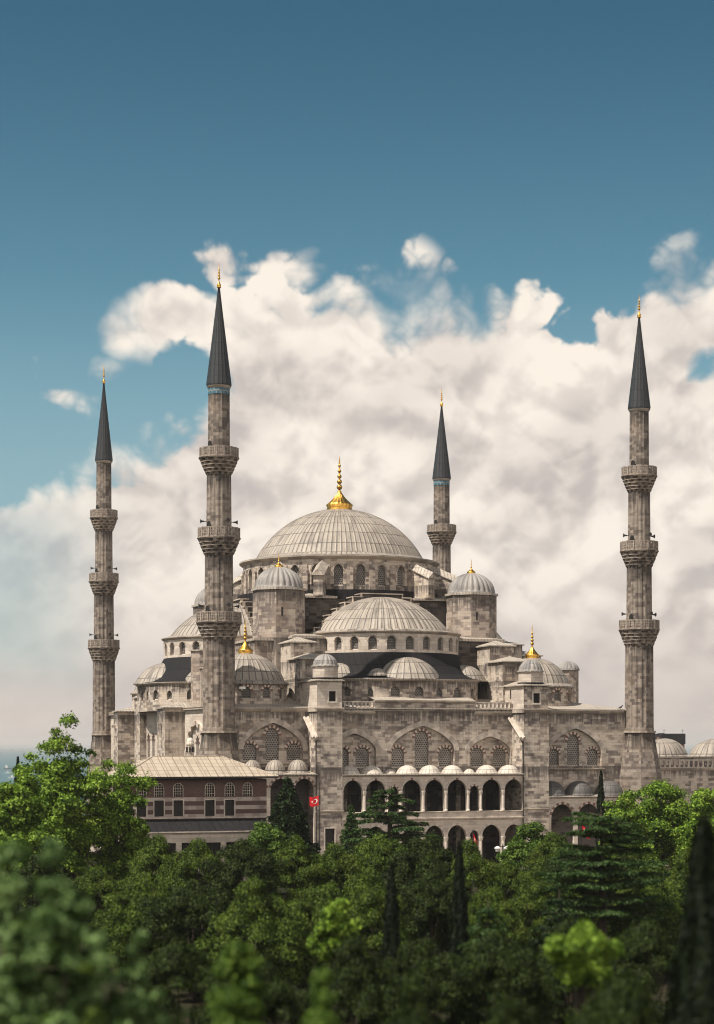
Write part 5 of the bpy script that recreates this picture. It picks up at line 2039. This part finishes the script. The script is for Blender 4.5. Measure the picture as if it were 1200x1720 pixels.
def limbs_mesh(H, base, C, r0, n_l=9, lean=(0, 0)):
    mb = MB()
    top = np.array((lean[0], lean[1], H * 0.72))
    fork = np.array((lean[0] * 0.3, lean[1] * 0.3, max(1.0, base * 0.8)))
    mb.tube([(0, 0, -0.2), (0.02 * H, 0, fork[2] * 0.5), fork, fork * 0.4 + top * 0.6, top], [r0 * 1.25, r0, r0 * 0.85, r0 * 0.45, r0 * 0.12], 8)
    idx = rng.choice(len(C), min(n_l, len(C)), replace=False)
    for i in idx:
        c = C[i]
        s = fork + (top - fork) * (0.05 + 0.6 * rng.random())
        mid = s * 0.5 + c * 0.5 + np.array((0, 0, -0.06 * H)) * (rng.random() - 0.2)
        mb.tube([s, mid, c], [r0 * 0.36, r0 * 0.22, r0 * 0.05], 5)
    return mb


def spray_branch(P, Nn, A, origin, az, length, droop, rise, n, thick, width):
    """needles along one bough: out along az, arching down by droop after rising by rise"""
    t = rng.random(n) ** 0.75
    lat = (rng.random(n) - 0.5) * 2
    w = width * np.sin(np.clip(t, 0, 1) * pi * 0.86 + 0.2)
    d = np.array((cos(az), sin(az), 0))
    s = np.array((-sin(az), cos(az), 0))
    z = rise * t - droop * t ** 2
    pts = origin + d * (t * length)[:, None] + s * (lat * w)[:, None]
    pts[:, 2] += z + thick * (rng.random(n) - 0.75) - 0.22 * np.abs(lat) * w
    P.append(pts)
    nn = np.tile(np.array((0, 0, 1.0)), (n, 1)) + rng.normal(size=(n, 3)) * 0.45
    Nn.append(nn)
    A.append(d + s * lat[:, None] * 0.9 + np.array((0, 0, -0.25)) + rng.normal(size=(n, 3)) * 0.3)


def conifer(H, R, levels, per, n, lsize, mat, droop=0.35, rise=0.1, power=0.9, base=0.06, width=0.28, thick=0.25, jit=0.25, sparse=0.0):
    P, Nn, A = [], [], []
    mb = MB()
    mb.tube([(0, 0, -0.2), (0.01 * H, 0.0, H * 0.5), (0, 0, H * 0.985)], [R * 0.085 + 0.06, R * 0.05 + 0.03, 0.02], 7)
    tot = sum(max(0.05, (1 - k / levels)) ** power for k in range(levels)) * per
    for k in range(levels):
        f = k / levels
        z = H * (base + (0.98 - base) * f)
        L0 = R * max(0.06, 1 - f) ** power
        for q in range(per):
            if rng.random() < sparse:
                continue
            az = 2 * pi * (q + rng.random() * 0.8) / per + k * 1.1
            L = L0 * (1 - jit + 2 * jit * rng.random())
            o = np.array((0, 0, z + (rng.random() - 0.5) * H * 0.6 / levels))
            m = int(n * (L / max(R, 1e-3)) / tot) + 6
            spray_branch(P, Nn, A, o, az, L, droop * L * (0.7 + 0.6 * rng.random()), rise * L, m, thick, width * L + 0.05)
            if L > 0.8:
                e = o + np.array((cos(az) * L * 0.85, sin(az) * L * 0.85, rise * L * 0.85 - droop * L * 0.72))
                mid = o + np.array((cos(az) * L * 0.45, sin(az) * L * 0.45, rise * L * 0.45 - droop * L * 0.2))
                mb.tube([o, mid, e], [0.035 + 0.012 * L, 0.025 + 0.006 * L, 0.012], 4)
    P, Nn, A = np.concatenate(P), np.concatenate(Nn), np.concatenate(A)
    me = leaf_mesh('crown', P, Nn, lsize * (0.6 + 0.8 * rng.random(len(P))), mat, 3.0, A, 0.15)
    return me, mb


def cypress_crown(H, R, n, lsize, mat, name='crown'):
    t = rng.random(n) ** 0.9
    prof = np.sin(np.clip(t * 0.93 + 0.05, 0, 1) * pi) ** 0.55 * (1 - 0.55 * t) * 1.25
    az = rng.random(n) * 2 * pi
    flame = 1 + 0.16 * np.sin(az * 7 + t * 9) + 0.12 * np.sin(az * 4 - t * 23) + 0.07 * np.sin(t * 60 + az * 3)
    r = R * prof * flame * (0.72 + 0.3 * rng.random(n))
    P = np.stack([r * np.cos(az), r * np.sin(az), t * H], 1)
    out = np.stack([np.cos(az), np.sin(az), np.full(n, 0.25)], 1)
    A = np.tile(np.array((0, 0, 1.0)), (n, 1)) + out * 0.35 + rng.normal(size=(n, 3)) * 0.25
    return leaf_mesh(name, P, out + rng.normal(size=(n, 3)) * 0.5, lsize * (0.6 + 0.8 * rng.random(n)), mat, 2.6, A, 0.1)


def plant(name, label, cat, px, Y, crown_me, trunk, rz=0.0, scale=(1, 1, 1), group=None):
    t = thing(name, label, cat, (ray(px, Y), Y, 0), rz, group)
    t.scale = scale
    c = bpy.data.objects.new('crown', crown_me)
    COL.objects.link(c)
    c.parent = t
    if isinstance(trunk, MB):
        trunk.build('trunk', 'bark', t)
    else:
        k = bpy.data.objects.new('trunk', trunk)
        COL.objects.link(k)
        k.parent = t
    return t


def hw(px, Y):
    return px / F_PX * Y


# --- single trees with a character of their own
def broad(label, px, ytop, half, Y, mat, nclump, nleaf, lsize, base=0.18, cl=(0.2, 0.36), shell=0.55, name='tree', group=None, limbs=10, up=0.35, iso=0.35, spread=0.3, rough=1.0):
    H, R = height_of(ytop, Y), hw(half, Y)
    me, C, rc = broad_crown(H, R, H * base, nclump, nleaf, lsize, mat, cl=cl, shell=shell, up=up, iso=iso, spread=spread, rough=rough)
    return plant(name, label, 'tree', px, Y, me, limbs_mesh(H, H * base, C, 0.028 * H, limbs), group=group)


broad('tall light green broadleaf tree hiding the foot of the far minaret', 122, 1209, 112, 158, 'leaf_bright', 230, 62000, 0.25, 0.02, (0.08, 0.19), 0.25, limbs=40, rough=1.7)
broad('bushy yellow green tree at the edge, below the ships on the sea', 28, 1302, 82, 148, 'leaf_bright', 150, 60000, 0.25, 0.02, (0.11, 0.22), 0.3)
broad('leafy green tree in front of the left end of the brick pavilion', 196, 1292, 62, 163, 'leaf_bright', 110, 40000, 0.26, 0.02, (0.13, 0.24), 0.3)
broad('light green broadleaf tree under the corner minaret and the courtyard balustrade', 1105, 1303, 100, 188, 'leaf_bright', 170, 48000, 0.27, 0.03, (0.09, 0.21), 0.3, limbs=30, rough=1.5)
broad('smaller light green tree right of the little black cypress', 1050, 1330, 56, 180, 'leaf_bright', 90, 32000, 0.28, 0.03, (0.13, 0.24), 0.3)
broad('light green tree cut by the right edge under the courtyard wall', 1188, 1310, 66, 176, 'leaf_bright', 80, 30000, 0.28, 0.03, (0.13, 0.24), 0.3)
broad('small olive green tree beside the white lantern street lamp', 888, 1384, 46, 186, 'leaf_mid', 36, 14000, 0.28, 0.1, (0.2, 0.34), 0.4)
broad('upright feathery green tree in front of the dark spruce by the pavilion', 447, 1376, 52, 188, 'leaf_mid', 60, 24000, 0.26, 0.03, (0.18, 0.3), 0.4)

H, R = height_of(1300, 203), hw(48, 203)
me, tk = conifer(H, R * 1.35, 24, 10, 42000, 0.42, 'needle', droop=0.32, rise=0.15, power=0.80, width=0.26, thick=0.6, base=0.02)
plant('spruce', 'dense nearly black spruce beside the red flag and the brick pavilion', 'tree', 484, 203, me, tk)
H, R = height_of(1346, 206), hw(34, 206)
me, tk = conifer(H, R, 20, 7, 12000, 0.34, 'needle_cedar', droop=0.45, rise=0.15, power=0.85, width=0.22, thick=0.25)
plant('spruce', 'slender pointed young spruce in front of the lower arches beside the buttress', 'tree', 590, 206, me, tk)
H, R = height_of(1317, 193), hw(92, 193)
me, tk = conifer(H, R, 9, 5, 17000, 0.34, 'needle_cedar', droop=0.28, rise=0.34, power=0.55, width=0.15, thick=0.35, base=0.22, jit=0.4)
plant('cedar', 'open green cedar with a few long horizontal boughs before the gallery arches', 'tree', 654, 193, me, tk, rz=0.4)
H, R = height_of(1352, 120), hw(108, 120)
me, tk = conifer(H, R, 8, 8, 46000, 0.21, 'needle_cedar', droop=0.16, rise=0.20, power=0.33, width=0.32, thick=0.16, base=0.40, jit=0.3)
plant('cedar', 'broad dark cedar with flat layered boughs and a bare straight trunk', 'tree', 1010, 120, me, tk)
H, R = height_of(1296, 214), hw(8.5, 214)
plant('cypress', 'thin small black cypress in front of the dark lead portico domes', 'tree', 1010, 214, cypress_crown(H, R, 6000, 0.3, 'needle_black'), conifer(H, 0.3, 1, 1, 10, 0.1, 'needle_black')[1])
H, R = height_of(1272, 250), hw(8.5, 250)
plant('cypress', 'small far black cypress standing out against the sea', 'tree', 30, 250, cypress_crown(H, R, 5000, 0.3, 'needle_black'), conifer(H, 0.3, 1, 1, 10, 0.1, 'needle_black')[1])

# --- the dark grove between the viewer and the mosque: three kinds of crown, copied tree by tree
def proto_broad(H, R, mat, nclump, nleaf, lsize, base=0.06, cl=(0.16, 0.28), shell=0.6, up=0.5):
    me, C, rc = broad_crown(H, R, H * base, nclump, nleaf, lsize, mat, cl=cl, shell=shell, up=up, iso=0.12, spread=0.5)
    tr = limbs_mesh(H, H * 0.25, C, 0.03 * H, 8)
    tmp = tr.build('trunk', 'bark')
    tme = tmp.data
    bpy.data.objects.remove(tmp)
    return me, tme, H, R


PROTO = [proto_broad(9, 5.0, 'leaf_dark', 130, 80000, 0.165, cl=(0.12,0.24), base=0.0, shell=0.74), proto_broad(9, 5.0, 'leaf_dark', 150, 80000, 0.16, cl=(0.11,0.22), base=0.0, shell=0.74), proto_broad(9, 4.6, 'leaf_dark', 110, 76000, 0.165, shell=0.7, cl=(0.13,0.26), base=0.0)]
def recolour(p, mat):
    me = p[0].copy()
    me.materials[0] = M[mat]
    return (me,) + tuple(p[1:])


DEEP_GREEN = [recolour(p, 'leaf_deep') for p in PROTO]  # darker leaved species, mostly for the near rows
GROUP = 'dark green trees of the grove in front of the mosque'
grove = [
    (932, 1394, 46, 172, 1, 'dark tree of the grove covering the tall arch right of the stone buttress'),
    (60, 1448, 80, 132, 0, 'dark tree of the grove under the yellow green tree at the edge'),
    (165, 1452, 66, 136, 1, 'dark tree of the grove under the tall light green tree'),
    (1160, 1440, 66, 132, 0, 'dark tree of the grove just left of the big black cypress'),
    (1000, 1470, 62, 138, 1, 'dark tree of the grove around the bare trunk of the layered cedar'),
    (945, 1440, 52, 158, 2, 'dark tree of the grove behind the left boughs of the layered cedar'),
    (1060, 1420, 56, 160, 0, 'dark tree of the grove behind the right boughs of the layered cedar'),
    # px, top, half width, distance, prototype, label
    (262, 1414, 62, 150, 0, 'dark olive tree of the grove below the end of the pavilion colonnade'),
    (335, 1405, 62, 146, 1, 'dark tree of the grove below the middle of the pavilion colonnade'),
    (408, 1412, 66, 140, 2, 'dark tree of the grove below the feathery upright tree'),
    (492, 1416, 62, 144, 0, 'dark tree of the grove right below the black spruce'),
    (565, 1412, 60, 148, 1, 'dark tree of the grove below the slender young spruce'),
    (640, 1402, 64, 142, 2, 'dark tree of the grove below the open horizontal cedar'),
    (712, 1396, 70, 138, 1, 'highest rounded dark tree of the grove, below the middle gallery arches'),
    (790, 1424, 62, 136, 0, 'dark tree of the grove below the limp red flag'),
    (850, 1446, 50, 140, 2, 'dark tree of the grove below the street lamp'),
    (232, 1470, 70, 118, 1, 'broad dark tree right of the blurred grey green bush, in the second row'),
    (325, 1482, 80, 112, 2, 'broad dark tree of the second row below the pavilion'),
    (430, 1490, 84, 108, 0, 'broad dark tree of the second row left of the bright blurred sapling'),
    (540, 1480, 76, 112, 1, 'broad dark tree of the second row just behind the bright blurred sapling'),
    (625, 1476, 70, 110, 0, 'dark tree of the second row left of the two slim cypresses'),
    (725, 1468, 70, 116, 2, 'dark tree of the second row between the two slim cypresses'),
    (820, 1486, 60, 112, 1, 'dark tree of the second row right of the two slim cypresses'),
    (905, 1468, 60, 128, 0, 'dark tree left of the bare trunk of the layered cedar'),
    (1085, 1460, 70, 126, 1, 'dark tree right of the bare trunk of the layered cedar'),
    (300, 1580, 90, 82, 2, 'low dark tree of the third row right of the blurred grey green bush'),
    (440, 1600, 90, 78, 1, 'low dark tree of the third row behind the bright blurred shrubs'),
    (600, 1590, 90, 80, 0, 'low dark tree of the third row right of the bright blurred sapling'),
    (700, 1570, 80, 84, 1, 'low dark tree of the third row under the slim cypresses'),
    (830, 1570, 90, 82, 2, 'low dark tree of the third row left of the round bright shrub'),
    (960, 1560, 90, 88, 0, 'low dark tree of the third row behind the round bright shrub'),
    (1090, 1545, 80, 86, 2, 'low dark tree of the third row beside the big black cypress'),
    (690, 1670, 100, 56, 0, 'dark bush at the bottom edge under the slim cypresses'),
    (860, 1660, 110, 54, 1, 'dark bush at the bottom edge left of the round bright shrub'),
    (1050, 1640, 120, 55, 2, 'dark bush at the bottom edge beside the big black cypress'),
    (300, 1690, 90, 50, 1, 'dark bush at the bottom edge beside the blurred grey green bush'),
]
for k, (px, top, half, Y, pk, lab) in enumerate(grove):
    me, tme, H0, R0 = (DEEP_GREEN if Y < 100 or k % 4 == 1 else PROTO)[pk]
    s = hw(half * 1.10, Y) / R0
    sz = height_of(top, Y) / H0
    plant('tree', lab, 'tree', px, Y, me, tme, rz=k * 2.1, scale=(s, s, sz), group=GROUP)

# conifers standing in the dark grove
cy = cypress_crown(10, 1.0, 16000, 0.26, 'needle_black')
tmp = conifer(10, 0.5, 1, 1, 10, 0.1, 'needle_black')[1].build('trunk', 'bark')
cyt = tmp.data
bpy.data.objects.remove(tmp)
for px, top, half, Y, lab in ((658, 1452, 17, 92, 'slim dark cypress in the grove, nearer the bright blurred sapling'),
                              (772, 1416, 17, 96, 'slim dark cypress in the grove, taller, below the limp red flag')):
    H = height_of(top, Y)
    plant('cypress', lab, 'tree', px, Y, cy, cyt, px, (hw(half, Y), hw(half, Y), H / 10), 'slim cypresses in the grove')
H = height_of(1378, 46)
plant('cypress', 'big black blurred cypress close by at the right edge', 'tree', 1182, 46, cypress_crown(H, hw(66, 46), 44000, 0.17, 'needle_black'), cyt)
for px, top, half, Y, lab in ((820, 1505, 90, 92, 'dark fir with drooping tiers in the grove left of the round bright shrub'),
                              (940, 1490, 80, 100, 'dark fir with drooping tiers in the grove under the layered cedar')):
    H, R = height_of(top, Y), hw(half, Y)
    me, tk = conifer(H, R, 10, 8, 22000, 0.20, 'needle_cedar' if px < 900 else 'needle', droop=0.35, rise=0.2, power=0.6, width=0.25, thick=0.2, base=0.1)
    plant('fir', lab, 'tree', px, Y, me, tk)

# --- near, blurred shrubs and tree tops
broad('large blurred grey green bush close by at the left bottom corner', 60, 1400, 250, 38, 'leaf_blue', 1100, 110000, 0.15, 0.02, (0.045, 0.10), 0.35, 'bush', iso=0.5, spread=0.0, rough=0.6)
broad('smaller blurred grey green bush filling the bottom left edge', 225, 1540, 105, 39, 'leaf_blue', 420, 40000, 0.13, 0.02, (0.05, 0.11), 0.5, 'bush', iso=0.5, spread=0.0, rough=0.6)
broad('olive tinted blurred shrub in front of the grey green bush', 135, 1570, 70, 36, 'leaf_dark', 110, 34000, 0.08, 0.02, (0.12, 0.22), 0.5, 'bush', iso=0.8)
broad('bright green blurred sapling in the middle of the dark grove', 562, 1510, 42, 84, 'leaf_bright', 60, 9000, 0.20, 0.58, (0.18, 0.32), 0.35, iso=0.7)
broad('round bright green blurred shrub left of the big black cypress', 980, 1543, 62, 62, 'leaf_bright', 90, 20000, 0.14, 0.74, (0.16, 0.28), 0.45, iso=0.7)
broad('bright green blurred shrub top at the bottom, nearest the grey green bush', 398, 1578, 52, 50, 'leaf_mid', 80, 16000, 0.13, 0.7, (0.16, 0.28), 0.45, 'bush', iso=0.7)
broad('wide green blurred shrub along the bottom edge', 405, 1640, 100, 42, 'leaf_mid', 110, 28000, 0.11, 0.2, (0.13, 0.24), 0.5, 'bush', iso=0.7)
broad('green blurred shrub at the bottom edge under the bright sapling', 545, 1604, 72, 44, 'leaf_mid', 100, 24000, 0.11, 0.2, (0.13, 0.25), 0.5, 'bush', iso=0.7)
